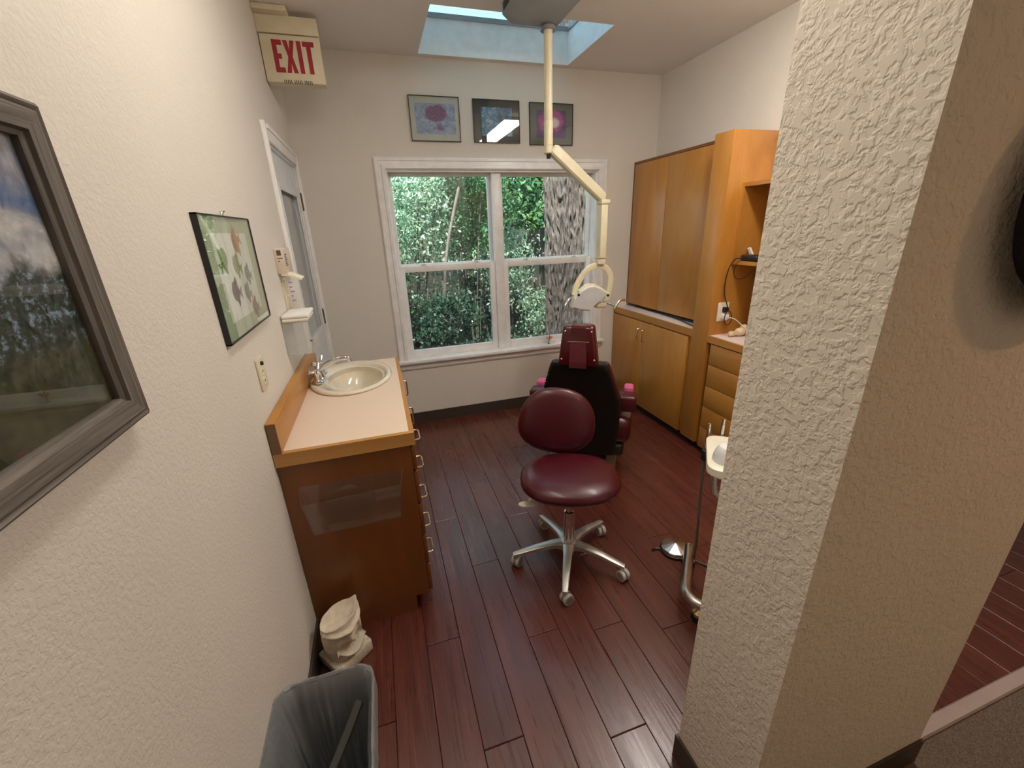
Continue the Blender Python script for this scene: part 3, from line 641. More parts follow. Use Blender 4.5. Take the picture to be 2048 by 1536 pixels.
# fish print
Y0, Y1, Z0, Z1 = -2.158, -1.652, 1.316, 1.670
fpn = thing('fish_print', 'frameless-glass print of seven reef fish on a sage mat', 'picture', (XL, (Y0 + Y1) / 2, Z0))
fxx = XL + 0.016
m = MB()
for q in ((Y0, Y0 + 0.004, Z0, Z1), (Y1 - 0.004, Y1, Z0, Z1), (Y0, Y1, Z0, Z0 + 0.004), (Y0, Y1, Z1 - 0.004, Z1)): m.box(XL + 0.001, fxx, *q)
obj('frame', m, 'black_plastic', fpn, smooth=False)
obj('mat', MB().box(XL + 0.001, fxx - 0.006, Y0 + 0.004, Y1 - 0.004, Z0 + 0.004, Z1 - 0.004), 'mat_sage', fpn, smooth=False)
obj('print', MB().box(fxx - 0.006, fxx - 0.0055, Y0 + 0.075, Y1 - 0.075, Z0 + 0.05, Z1 - 0.05), 'print_paper', fpn, smooth=False)
def fish(cy, cz, L, ang, mat):
    pts = []
    for i in range(18):
        a = 2 * PI * i / 18; pts.append((L * 0.36 * math.cos(a) - 0.0, L * 0.30 * math.sin(a) * (1 - 0.15 * math.cos(a))))
    pol = [pts, [(L * 0.30, L * 0.03), (L * 0.62, L * 0.22), (L * 0.52, 0), (L * 0.62, -L * 0.22), (L * 0.30, -L * 0.03)],
           [(-L * 0.1, L * 0.26), (L * 0.12, L * 0.48), (L * 0.24, L * 0.36), (L * 0.24, L * 0.16)], [(-L * 0.05, -L * 0.27), (L * 0.14, -L * 0.46), (L * 0.24, -L * 0.32), (L * 0.24, -L * 0.15)]]
    b = MB(); ca, sa = math.cos(ang), math.sin(ang)
    for k, p in enumerate(pol):
        e = fxx - 0.0054 + 0.00005 * k
        b.prism([(cy + u * ca - v * sa, cz + u * sa + v * ca) for u, v in p], 'X', e, e + 0.0001)
    obj('printed_fish', b, mat, fpn, smooth=False)
yc, zc = (Y0 + Y1) / 2, (Z0 + Z1) / 2
for dy, dz, L, ang, mt in ((0.045, 0.100, 0.105, 0.2, 'fish_orange'), (-0.115, 0.055, 0.095, -2.6, 'fish_green'), (-0.005, 0.030, 0.095, -0.3, 'fish_olive'), (0.095, -0.005, 0.085, -0.2, 'fish_grey'), (-0.075, -0.045, 0.100, -0.15, 'fish_brown'), (0.045, -0.060, 0.085, -0.3, 'fish_grey'), (0.095, -0.118, 0.090, -0.1, 'fish_taupe')):
    fish(yc + dy, zc + dz, L, ang, mt)
obj('glass', MB().box(fxx - 0.003, fxx - 0.0015, Y0 + 0.004, Y1 - 0.004, Z0 + 0.004, Z1 - 0.004), 'picture_glass', fpn, smooth=False)
obj('hook', MB().tube([(XL + 0.002, yc - 0.01, Z1 - 0.004), (XL + 0.006, yc - 0.008, Z1 + 0.010), (XL + 0.010, yc, Z1 + 0.012), (XL + 0.006, yc + 0.008, Z1 + 0.010), (XL + 0.002, yc + 0.01, Z1 - 0.004)], 0.0018, 6).cyl((XL, yc, Z1 + 0.012), (XL + 0.014, yc, Z1 + 0.014), 0.0022, n=6), 'nickel', fpn)
# wall plate by the vanity
wp = thing('wall_outlet', 'cream switch and outlet plate on the left wall above the backsplash', 'outlet', (XL, -1.902, 1.10))
obj('plate', MB().rbox(XL, XL + 0.007, -1.948, -1.868, 1.100, 1.212, 0.003), 'almond', wp)
obj('toggle', MB().rbox(XL + 0.006, XL + 0.016, -1.913, -1.903, 1.186, 1.199, 0.002), 'dark_slot', wp)
for z in (1.165, 1.130):
    r_ = obj('receptacle', MB().lathe([(0.001, 0.0), (0.015, 0.0), (0.016, -0.0015), (0.016, -0.003)], n=18).xf(Matrix.Translation((XL + 0.0085, -1.908, z)) @ Matrix.Rotation(PI / 2, 4, 'Y')), 'cream_light', wp)
    obj('slot', MB().box(XL + 0.0085, XL + 0.0092, -1.913, -1.911, z - 0.005, z + 0.005).box(XL + 0.0085, XL + 0.0092, -1.905, -1.903, z - 0.004, z + 0.004), 'dark_slot', r_, smooth=False)
# bag dispenser with a paper tongue, switch plate and printed card below it
bd = thing('paper_dispenser', 'small beige printed dispenser with a paper tongue beside the door casing', 'dispenser', (XL, -1.22, 1.44))
obj('body', MB().rbox(XL, XL + 0.040, -1.285, -1.12, 1.442, 1.556, 0.004), 'beige_box', bd)
obj('slot', MB().box(XL + 0.012, XL + 0.030, -1.2858, -1.284, 1.525, 1.548).box(XL + 0.010, XL + 0.034, -1.2858, -1.284, 1.512, 1.515).ball((XL + 0.016, -1.285, 1.500), 0.003, 8, 5), 'ink', bd, smooth=False)
m = MB()
for i in range(7): m.box(XL + 0.0405, XL + 0.0412, -1.275, -1.225 - 0.01 * (i % 3), 1.478 + i * 0.008, 1.482 + i * 0.008)
obj('printing', m, 'ink', bd, smooth=False)
obj('paper_tongue', MB().add([(XL + 0.012, -1.285, 1.442), (XL + 0.040, -1.285, 1.442), (XL + 0.096, -1.285, 1.418), (XL + 0.105, -1.270, 1.428), (XL + 0.050, -1.24, 1.448), (XL + 0.012, -1.24, 1.448), (XL + 0.012, -1.285, 1.436), (XL + 0.036, -1.285, 1.434), (XL + 0.092, -1.285, 1.411), (XL + 0.105, -1.270, 1.424), (XL + 0.050, -1.24, 1.440), (XL + 0.012, -1.24, 1.440)],
    [(0, 1, 4, 5), (1, 2, 3, 4), (11, 10, 7, 6), (10, 9, 8, 7), (0, 6, 7, 1), (1, 7, 8, 2), (2, 8, 9, 3), (3, 9, 10, 4), (4, 10, 11, 5), (5, 11, 6, 0)]), 'paper_cream', bd, smooth=False)
sw = thing('light_switch', 'almond switch plate under the paper dispenser', 'switch', (XL, -1.22, 1.26))
obj('plate', MB().rbox(XL, XL + 0.008, -1.262, -1.182, 1.262, 1.408, 0.003), 'almond', sw)
obj('toggle', MB().rbox(XL + 0.007, XL + 0.018, -1.227, -1.217, 1.330, 1.346, 0.002), 'cream_light', sw)
cd = thing('instruction_card', 'white card with faint purple print hanging beside the switch plate', 'card', (XL, -1.14, 1.26))
obj('sheet', MB().box(XL + 0.001, XL + 0.052, -1.152, -1.149, 1.262, 1.425), 'paper', cd, smooth=False)
m = MB()
for i, w in enumerate((0.018, 0.010, 0.020, 0.012, 0.016)): m.box(XL + 0.012, XL + 0.012 + w, -1.1526, -1.1519, 1.30 + i * 0.022, 1.307 + i * 0.022)
obj('printing', m, 'ink_purple', cd, smooth=False)
# clear acrylic rack with folded towels on top
rk = thing('acrylic_rack', 'clear acrylic wall rack above the faucet', 'rack', (XL, -1.33, 1.09))
rx1, ry0, ry1, rz0, rz1, tt = 0.098, -1.452, -1.225, 1.095, 1.245, 0.003
obj('back_panel', MB().box(XL, XL + tt, ry0, ry1, rz0, rz1), 'acrylic', rk, smooth=False)
obj('end_panel', MB().box(XL + tt, rx1, ry0, ry0 + tt, rz0, rz1), 'acrylic', rk, smooth=False)
obj('end_panel', MB().box(XL + tt, rx1, ry1 - tt, ry1, rz0, rz1), 'acrylic', rk, smooth=False)
obj('bottom_panel', MB().box(XL + tt, rx1, ry0 + tt, ry1 - tt, rz0, rz0 + tt), 'acrylic', rk, smooth=False)
obj('top_panel', MB().box(XL + tt, rx1, ry0 + tt, ry1 - tt, rz1 - tt, rz1), 'acrylic', rk, smooth=False)
obj('front_lip', MB().box(rx1 - tt, rx1, ry0 + tt, ry1 - tt, rz0 + tt, rz0 + 0.06), 'acrylic', rk, smooth=False)
obj('cap', MB().rbox(rx1 - 0.006, rx1 + 0.004, ry0 - 0.002, ry0 + 0.014, rz0 + 0.058, rz0 + 0.064, 0.001), 'brown_cap', rk)
for i, (dz, mt) in enumerate(((0.0, 'paper_cream'), (0.016, 'paper'))):
    b = MB(); b.rbox(XL + 0.006, rx1 + 0.002 + 0.004 * i, ry0 - 0.004, ry1 - 0.03, rz1 + dz + 0.0005, rz1 + dz + 0.015, 0.006, 3)
    for v in b.v: v.z += 0.003 * math.sin(v.y * 30 + v.x * 25) * (v.z > rz1 + dz + 0.007)
    tag(obj('paper_towel', b, mt), ('cream folded paper towels lying on the acrylic rack', 'white folded paper towels on top of the cream ones on the acrylic rack')[i], 'towels')
# EXIT sign
ex = thing('exit_sign', 'cream EXIT sign with red letters sticking out of the left wall near the ceiling', 'sign', (XL, -0.5, 2.40))
ey0, ey1 = -0.505, -0.425
obj('canopy', MB().rbox(XL, 0.155, -0.56, -0.40, 2.712, H - 0.001, 0.006), 'almond', ex)
obj('upper_case', MB().rbox(XL, 0.292, ey0 - 0.002, ey1 + 0.002, 2.632, 2.712, 0.004), 'almond', ex)
obj('face', MB().rbox(XL + 0.004, 0.292, ey0, ey1, 2.408, 2.628, 0.004), 'almond', ex)
def letter(polys):
    b = MB()
    for p in polys: b.prism(p, 'Y', ey0 - 0.0025, ey0 + 0.001)
    return b
z0, z1, th = 2.455, 2.603, 0.021
def LX(x, s): return x
b = letter([[(0.048, z0), (0.048 + 0.022, z0), (0.048 + 0.022, z1), (0.048, z1)]] + [[(0.07, z), (0.070 + w, z), (0.070 + w, z + 0.023), (0.07, z + 0.023)] for z, w in ((z0, 0.026), (z0 + 0.063, 0.018), (z1 - 0.023, 0.026))]); obj('letter', b, 'red_ink', ex, smooth=False)
zm = (z0 + z1) / 2
b = letter([[(0.103, z0), (0.125, z0), (0.1315, zm - 0.030), (0.138, z0), (0.160, z0), (0.1425, zm), (0.160, z1), (0.138, z1), (0.1315, zm + 0.030), (0.125, z1), (0.103, z1), (0.1205, zm)]]); obj('letter', b, 'red_ink', ex, smooth=False)
b = letter([[(0.171, z0), (0.193, z0), (0.193, z1), (0.171, z1)]]); obj('letter', b, 'red_ink', ex, smooth=False)
b = letter([[(0.219, z0), (0.241, z0), (0.241, z1), (0.219, z1)], [(0.201, z1 - 0.023), (0.219, z1 - 0.023), (0.219, z1), (0.201, z1)], [(0.241, z1 - 0.023), (0.259, z1 - 0.023), (0.259, z1), (0.241, z1)]]); obj('letter', b, 'red_ink', ex, smooth=False)
for grp in range(3):
    for i in range(5):
        xx = 0.078 + grp * 0.052 + i * 0.0088
        obj('vent_slot', MB().box(xx, xx + 0.0035, ey0 - 0.0008, ey0 + 0.012, 2.4072, 2.422), 'dark_slot', ex, smooth=False)

# ================================================================== BACK WALL PICTURES
def framed(x0, x1, z0, z1, p, matm, printm, label, bord):
    t = thing('framed_print', label, 'picture', ((x0 + x1) / 2, 0, z0), group='three small prints above the window')
    m = MB()
    for q in ((x0, x0 + bord, z0, z1), (x1 - bord, x1, z0, z1), (x0, x1, z0, z0 + bord), (x0, x1, z1 - bord, z1)): m.box(q[0], q[1], -0.018, -0.001, q[2], q[3])
    obj('frame', m, 'black_plastic', t, smooth=False)
    obj('mat', MB().box(x0 + bord, x1 - bord, -0.010, -0.001, z0 + bord, z1 - bord), matm, t, smooth=False)
    uvquad('print', [(p[0], -0.0106, p[2]), (p[1], -0.0106, p[2]), (p[1], -0.0106, p[3]), (p[0], -0.0106, p[3])], printm, t)
    obj('glass', MB().box(x0 + bord, x1 - bord, -0.0150, -0.0135, z0 + bord, z1 - bord), 'picture_glass', t, smooth=False)
framed(0.794, 1.154, 2.226, 2.511, (0.834, 1.122, 2.273, 2.466), 'mat_pale', 'print_micro_1', 'print of a purple blob on pale blue in a pale grey mat above the window', 0.004)
framed(1.257, 1.618, 2.226, 2.508, (1.318, 1.559, 2.272, 2.459), 'mat_black', 'print_micro_2', 'print of dark teal shapes in a black mat above the window', 0.004)
framed(1.700, 2.063, 2.219, 2.505, (1.757, 2.003, 2.269, 2.457), 'mat_grey', 'print_micro_3', 'print of a magenta flower in a dark grey mat, behind the lamp pole', 0.004)
# ================================================================== RIGHT-HAND CABINETS
DVF, DV0, DV1 = 2.520, -1.242, -1.088       # tall divider: front X, near Y, far Y
LX, CT, CB = 2.526, 0.886, 0.836
# base cabinet with two doors
bc = thing('base_cabinet', 'maple base cabinet with two doors below the window-side counter', 'cabinet', (2.70, -0.55, 0))
obj('body', MB().box(2.543, W - 0.002, -1.086, -0.003, 0.062, CB), 'maple_z', bc, smooth=False)
obj('toe_kick', MB().box(2.556, W - 0.01, -1.086, -0.012, 0, 0.062), 'toe_black', bc, smooth=False)
for y0, y1, hy in ((-0.487, -0.006, -0.455), (-1.047, -0.491, -0.523)):
    d = obj('door', MB().rbox(2.524, 2.542, y0, y1, 0.064, CB - 0.012, 0.002), 'maple_z', bc)
    obj('handle', bow(MB(), (2.524, hy, 0.715), (0, 0, 1), (-0.030, 0, 0), 0.050), 'brass', d)
ct = thing('cabinet_countertop', 'pink-beige countertop under the wall cabinet', 'countertop', (2.70, -0.55, CB))
obj('slab', MB().box(LX + 0.016, W - 0.001, -1.087, -0.001, CB, CT), 'laminate_pink', ct, smooth=False)
obj('edge_band', MB().box(LX - 0.002, LX + 0.016, -1.087, -0.001, CB, CT - 0.001), 'maple_y', ct, smooth=False)
# wall cabinet
uc = thing('wall_cabinet', 'tall maple wall cabinet with two plain doors above the counter', 'cabinet', (2.75, -0.55, 0.915))
obj('body', MB().box(2.672, W - 0.001, -1.087, -0.001, 0.918, 2.103), 'maple_dark_shaded', uc, smooth=False)
obj('top_rail', MB().box(2.655, 2.671, -1.087, -0.001, 2.086, 2.104), 'maple_dark_shaded', uc, smooth=False)
obj('side_stile', MB().box(2.655, 2.671, -0.022, -0.001, 0.915, 2.085), 'maple_dark_shaded', uc, smooth=False)
for y0, y1 in ((-0.475, -0.024), (-1.086, -0.479)):
    obj('door', MB().rbox(2.651, 2.670, y0, y1, 0.915, 2.083, 0.002), 'maple_z', uc)
# tall divider panel
dv = tag(obj('tall_divider_panel', MB().rbox(DVF, W - 0.001, DV0, DV1, 0.058, 2.108, 0.004), 'maple_z'), 'tall maple divider standing between the wall cabinet and the open shelf', 'divider')
tag(obj('divider_plinth', MB().box(2.556, W - 0.01, DV0, DV1, 0, 0.058), 'toe_black', smooth=False), 'black plinth under the tall maple divider', 'plinth')
# drawer cabinet
dc = thing('drawer_cabinet', 'maple cabinet with five plain drawers beside the tall divider', 'cabinet', (2.70, -1.85, 0))
DYE = -2.45
obj('body', MB().box(2.545, W - 0.002, DYE, DV0 - 0.002, 0.045, 0.832), 'maple_dark_shaded', dc, smooth=False)
obj('toe_kick', MB().box(2.556, W - 0.01, DYE, DV0 - 0.002, 0, 0.045), 'toe_black', dc, smooth=False)
zz = [0.826, 0.680, 0.524, 0.366, 0.209, 0.047]
for z1, z0 in zip(zz[:-1], zz[1:]): obj('drawer', MB().rbox(2.524, 2.544, -1.86, -1.278, z0 + 0.002, z1 - 0.002, 0.002), 'maple_y', dc)
obj('door', MB().rbox(2.524, 2.544, DYE, -1.865, 0.049, 0.824, 0.002), 'maple_z', dc)
c2 = thing('drawer_countertop', 'pink-beige countertop on the drawer cabinet', 'countertop', (2.70, -1.85, 0.832))
obj('slab', MB().box(LX + 0.012, W - 0.001, DYE - 0.01, DV0 - 0.001, 0.832, 0.876), 'laminate_pink', c2, smooth=False)
obj('edge_band', MB().box(LX - 0.006, LX + 0.012, DYE - 0.01, DV0 - 0.001, 0.832, 0.875), 'maple_y', c2, smooth=False)
# open shelf unit
os_ = thing('open_shelf', 'open maple shelf box hung against the tall divider', 'shelf', (2.75, -1.7, 1.34))
obj('side_panel', MB().box(2.632, W - 0.003, DV0 - 0.020, DV0 - 0.001, 1.342, 1.822), 'maple_z', os_, smooth=False)
obj('side_panel', MB().box(2.632, W - 0.003, -2.20, -2.18, 1.342, 1.822), 'maple_z', os_, smooth=False)
obj('top_panel', MB().box(2.632, W - 0.003, -2.18, DV0 - 0.020, 1.800, 1.822), 'maple_y', os_, smooth=False)
obj('shelf_board', MB().box(2.632, W - 0.003, -2.18, DV0 - 0.020, 1.342, 1.364), 'maple_y', os_, smooth=False)
obj('back_panel', MB().box(W - 0.012, W - 0.003, -2.18, DV0 - 0.020, 1.364, 1.800), 'maple_dark_shaded', os_, smooth=False)
tag(obj('wall_panel', MB().box(W - 0.009, W - 0.001, -2.2, DV0 - 0.002, 0.877, 1.340), 'maple_dark_shaded', smooth=False), 'brown wood panel on the wall below the open shelf', 'panel')
# outlet on the divider with plugs
ol = thing('wall_outlet', 'cream outlet plate with black and white plugs on the tall divider', 'outlet', (2.615, DV0, 0.97))
yo = DV0 - 0.0005
obj('plate', MB().rbox(2.572, 2.660, yo - 0.007, yo, 0.970, 1.096, 0.003), 'cream_light', ol)
obj('receptacle', MB().rbox(2.598, 2.634, yo - 0.010, yo - 0.005, 0.985, 1.078, 0.004), 'cream_light', ol)
obj('black_plug', MB().rbox(2.600, 2.632, yo - 0.042, yo - 0.009, 1.035, 1.068, 0.007, 3), 'black_plastic', ol)
obj('white_plug', MB().rbox(2.598, 2.634, yo - 0.048, yo - 0.009, 0.986, 1.022, 0.006, 3), 'paper', ol)
# things on shelf / counter
rd = thing('phone_handset', 'black handset lying on the open shelf with a pale stick behind it', 'handset', (2.72, -1.34, 1.365))
obj('body', MB().rbox(2.648, 2.735, -1.42, -1.285, 1.3645, 1.402, 0.014, 3), 'black_plastic', rd)
obj('antenna', MB().sweep([(2.74, -1.30, 1.385), (2.715, -1.285, 1.44)], 0.011, 0.008, (1, 0, 0)), 'paper', rd)
def smooth_path(pts, n=8):
    P = [Vector(p) for p in pts]; P = [P[0] * 2 - P[1]] + P + [P[-1] * 2 - P[-2]]; out = []
    for i in range(1, len(P) - 2):
        a, b_, c, d = P[i - 1:i + 3]
        for k in range(n):
            t_ = k / n; out.append(0.5 * ((2 * b_) + (c - a) * t_ + (2 * a - 5 * b_ + 4 * c - d) * t_ ** 2 + (3 * b_ - a - 3 * c + d) * t_ ** 3))
    out.append(P[-2]); return out
cord = smooth_path([(2.650, -1.31, 1.383), (2.622, -1.285, 1.378), (2.600, -1.268, 1.33), (2.588, -1.262, 1.25), (2.592, -1.262, 1.16), (2.606, -1.285, 1.085), (2.616, -1.29, 1.055)])
tag(obj('power_cord', MB().tube(cord, 0.0035, 7), 'black_plastic'), 'thin black cord running from the handset down to the outlet', 'cord')
lp2 = smooth_path([(2.616, -1.292, 1.05), (2.588, -1.30, 1.02), (2.585, -1.305, 0.975), (2.612, -1.31, 0.955), (2.640, -1.305, 0.985), (2.634, -1.30, 1.03), (2.616, -1.296, 1.048)])
tag(obj('cord_loop', MB().tube(lp2, 0.003, 7), 'black_plastic'), 'loop of spare black cord hanging in front of the plugs', 'cord')
lp3 = smooth_path([(2.650, -1.36, 1.372), (2.63, -1.33, 1.374), (2.612, -1.31, 1.35), (2.608, -1.30, 1.29), (2.63, -1.315, 1.255), (2.65, -1.36, 1.27), (2.66, -1.40, 1.32)])
tag(obj('spare_cord', MB().tube(lp3, 0.002, 6), 'black_plastic'), 'thin brown-black cord looping under the shelf board', 'cord')
tag(obj('charger_cable', MB().tube(smooth_path([(2.618, -1.292, 1.003), (2.66, -1.315, 0.99), (2.71, -1.345, 0.94), (2.75, -1.40, 0.885), (2.77, -1.50, 0.879)]), 0.0032, 7), 'paper'), 'thin white cord from the white plug down to the counter', 'cord')
bn = thing('bone_model', 'lumpy tan bone-like model lying on the drawer countertop', 'model', (2.68, -1.33, 0.877))
obj('body', MB().ball((2.700, -1.335, 0.905), (0.040, 0.030, 0.028)).ball((2.735, -1.330, 0.921), (0.028, 0.026, 0.030)).ball((2.655, -1.330, 0.897), (0.030, 0.018, 0.015)), 'bone', bn)
obj('knob', MB().ball((2.630, -1.330, 0.897), (0.020, 0.020, 0.0195)), 'bone', bn)
cp = tag(obj('plastic_cup', MB().lathe([(0.030, 0.0), (0.040, 0.085), (0.042, 0.085), (0.032, -0.0)], (2.785, -1.38, 0.8775), 22, cap=True), 'cup_clear'), 'clear plastic cup behind the bone-like model', 'cup')
cb = thing('cable_bundle', 'black cable and slim dark device tucked under the wall cabinet', 'cable', (2.7, -0.8, CT))
obj('device', MB().rbox(2.66, 2.80, -1.08, -0.78, CT + 0.0005, CT + 0.020, 0.006, 3), 'black_plastic', cb)
obj('cable', MB().tube(smooth_path([(2.70, -0.10, CT + 0.008), (2.672, -0.30, CT + 0.006), (2.662, -0.50, CT + 0.008), (2.655, -0.66, CT + 0.006), (2.640, -0.80, CT + 0.006), (2.612, -0.92, CT + 0.006), (2.590, -1.02, CT + 0.006), (2.595, -1.08, CT + 0.006)]), 0.0055, 8), 'black_plastic', cb)

# ================================================================== DENTAL LIGHT
dl = thing('dental_light', 'cream ceiling-mounted dental lamp on a pole with folding arm', 'lamp', (1.535, -0.795, H))
px_, py_ = 1.535, -0.795
bxp = [(1.32, -0.76), (1.585, -0.76), (1.60, -0.775), (1.60, -1.15), (1.255, -1.15), (1.255, -0.83)]
def frust(poly, z0, z1, k):
    cx = sum(p[0] for p in poly) / len(poly); cy = sum(p[1] for p in poly) / len(poly)
    return MB().rings([[Vector((cx + (x - cx) * k, cy + (y - cy) * k, z0)) for x, y in poly], [Vector((x, y, z0 + 0.014)) for x, y in poly], [Vector((x, y, z1)) for x, y in poly]])
box = obj('ceiling_box', frust(bxp, 2.675, H + 0.0, 0.93), 'grey_metal', dl)
for q in ((1.36, 1.42, -0.762, -0.755), (1.46, 1.475, -0.762, -0.755)): obj('slot', MB().box(*q, 2.695, 2.728), 'dark_slot', box, smooth=False)
obj('slot', MB().add([(1.252, -0.86, 2.695), (1.252, -0.95, 2.695), (1.252, -0.95, 2.728), (1.252, -0.86, 2.728), (1.262, -0.86, 2.695), (1.262, -0.95, 2.695), (1.262, -0.95, 2.728), (1.262, -0.86, 2.728)], [(0, 1, 2, 3), (7, 6, 5, 4), (0, 4, 5, 1), (3, 2, 6, 7), (1, 5, 6, 2), (0, 3, 7, 4)]), 'dark_slot', box, smooth=False)
obj('collar', MB().lathe([(0.045, 0.0), (0.040, 0.018), (0.030, 0.024), (0.030, 0.03)], (px_, py_, 2.652), 24), 'grey_metal', dl)
obj('pole', MB().lathe([(0.0255, 2.20), (0.0255, 2.66)], (px_, py_, 0), 24), 'cream', dl)
sl = obj('pole_sleeve', MB().lathe([(0.020, 2.030), (0.0275, 2.036), (0.0275, 2.0735), (0.0262, 2.0745), (0.0262, 2.0765), (0.0275, 2.0775), (0.0275, 2.205), (0.0255, 2.208)], (px_, py_, 0), 24), 'cream', dl)
obj('knob', MB().lathe([(0.011, 2.006), (0.0125, 2.010), (0.0125, 2.031)], (px_, py_, 0), 16), 'black_plastic', sl)
A0 = Vector((1.557, -0.800, 2.062)); A1 = Vector((1.925, -0.795, 1.775))
arm_ = obj('spring_arm', MB().sweep([A0, A0 + (A1 - A0) * 0.04, A0 + (A1 - A0) * 0.96, A1], [0.022, 0.030, 0.030, 0.026], [0.022, 0.034, 0.032, 0.026]), 'cream', dl, angle=30)
dd = (A1 - A0).normalized(); nn = Vector((-dd.z, 0, dd.x)); cc = A0 + dd * 0.07 + nn * 0.034
obj('label_plate', MB().add([cc + dd * u + Vector((0, v, 0)) + nn * h for h in (-0.001, 0.0012) for u, v in ((-0.022, -0.011), (0.022, -0.011), (0.022, 0.011), (-0.022, 0.011))], [(0, 1, 2, 3), (7, 6, 5, 4), (0, 4, 5, 1), (1, 5, 6, 2), (2, 6, 7, 3), (3, 7, 4, 0)]), 'grey_metal', arm_, smooth=False)
obj('elbow', MB().rbox(1.895, 1.965, -0.832, -0.758, 1.737, 1.768, 0.008, 3), 'cream', dl)
obj('drop_arm', MB().rbox(1.902, 1.952, -0.825, -0.765, 1.40, 1.738, 0.006, 2), 'cream', dl)
obj('swivel', MB().rbox(1.892, 1.950, -0.825, -0.765, 1.352, 1.396, 0.006, 2), 'cream', dl)
obj('pivot_clip', MB().box(1.888, 1.962, -0.832, -0.760, 1.396, 1.400), 'almond', dl, smooth=False)
yk = smooth_path([(1.738, -0.775, 1.150), (1.748, -0.775, 1.20), (1.785, -0.78, 1.268), (1.835, -0.79, 1.325), (1.900, -0.795, 1.345), (1.960, -0.795, 1.330), (2.003, -0.79, 1.285), (2.018, -0.785, 1.225), (2.008, -0.78, 1.150), (1.996, -0.78, 1.095)], 5)
obj('yoke', MB().sweep(yk, 0.020, 0.010, (0, 1, 0)), 'cream', dl, angle=50)
# lamp head: outline of the reflector front, tilted down towards the chair
front = [(1.708, 1.072), (1.722, 1.135), (1.755, 1.182), (1.803, 1.207), (1.846, 1.210), (1.900, 1.190), (1.962, 1.146), (1.900, 1.095), (1.838, 1.040), (1.770, 1.050)]
cxh = sum(p[0] for p in front) / len(front); czh = sum(p[1] for p in front) / len(front)
def hring(k, y, dz=0.0): return [Vector((cxh + (x - cxh) * k, y + (czh - z) * 0.22 * k, czh + (z - czh) * k + dz)) for x, z in front]
hd = obj('lamp_head', MB().rings([hring(0.93, -0.838), hring(1.0, -0.842), hring(1.06, -0.832), hring(1.06, -0.815), hring(0.98, -0.775, 0.004), hring(0.75, -0.742, 0.01), hring(0.40, -0.730, 0.012)]), 'cream_light', dl, angle=35)
obj('reflector_shield', MB().rings([hring(0.955, -0.8385), hring(0.955, -0.8435), hring(0.945, -0.8445)]), 'lamp_white', hd, angle=20)
obj('hood', MB().sweep(smooth_path([(1.745, -0.825, 1.178), (1.80, -0.822, 1.214), (1.846, -0.82, 1.219), (1.905, -0.825, 1.198), (1.972, -0.83, 1.150)], 4), 0.018, 0.008, (0, 0, 1)), 'cream_light', hd, angle=40)
obj('vent', MB().add([(1.905, -0.845, 1.207), (1.945, -0.845, 1.178), (1.945, -0.835, 1.181), (1.905, -0.835, 1.210)], [(0, 1, 2, 3)]), 'dark_slot', hd, smooth=False)
for p in ((1.738, -0.845, 1.160), (1.968, -0.845, 1.140)): obj('pivot_knob', MB().ball(p, 0.010, 10, 6), 'black_plastic', hd)
obj('bracket', MB().rbox(1.90, 1.985, -0.81, -0.755, 1.045, 1.085, 0.012, 3), 'almond', hd)
obj('handle', MB().tube(smooth_path([(1.722, -0.80, 1.130), (1.690, -0.83, 1.140), (1.660, -0.845, 1.128), (1.632, -0.855, 1.092)], 5), [0.0065] * 5 + [0.009] * 6 + [0.0085] * 5, 10), 'chrome', dl)
obj('handle', MB().tube(smooth_path([(1.965, -0.79, 1.083), (2.010, -0.80, 1.070), (2.035, -0.83, 1.060)], 4), 0.008, 8), 'grey_metal', dl)
obj('handle', MB().tube(smooth_path([(2.032, -0.835, 1.038), (2.048, -0.835, 1.068), (2.080, -0.83, 1.092), (2.118, -0.825, 1.092)], 5), [0.009] * 16, 10), 'chrome', dl)

# ================================================================== DENTAL CHAIR
yaw = math.radians(-34)
dcx = thing('dental_chair', 'maroon and black dental chair seen from behind facing the window', 'chair', (1.583, -1.232, 0), yaw)
L_ = dict(parent=dcx, local=True)
def lobj(name, b, mat, parent=None, **k): return obj(name, b, mat, parent or dcx, local=True, **k)
lobj('base_plate', MB().bevelled(MB().prism(rrect(-0.235, 0.235, -0.02, 0.75, 0.10), 'Z', 0.0, 0.045), 0.008, 2), 'caster_dark')
lobj('pedestal', MB().bevelled(MB().prism(rrect(-0.17, 0.17, 0.02, 0.50, 0.05), 'Z', 0.045, 0.19), 0.01, 2), 'black_vinyl')
# seat cushion and leg rest
lobj('seat', MB().rbox(-0.322, 0.322, -0.055, 0.56, 0.27, 0.455, 0.055, 4), 'maroon_vinyl')
lobj('seat_pan', MB().rbox(-0.285, 0.285, -0.045, 0.54, 0.175, 0.272, 0.03, 3), 'black_plastic')
lobj('leg_rest', MB().add([(-0.24, 0.55, 0.33), (0.24, 0.55, 0.33), (0.20, 1.02, 0.18), (-0.20, 1.02, 0.18), (-0.24, 0.55, 0.43), (0.24, 0.55, 0.43), (0.20, 1.02, 0.27), (-0.20, 1.02, 0.27)], [(0, 3, 2, 1), (4, 5, 6, 7), (0, 1, 5, 4), (1, 2, 6, 5), (2, 3, 7, 6), (3, 0, 4, 7)]), 'maroon_vinyl')
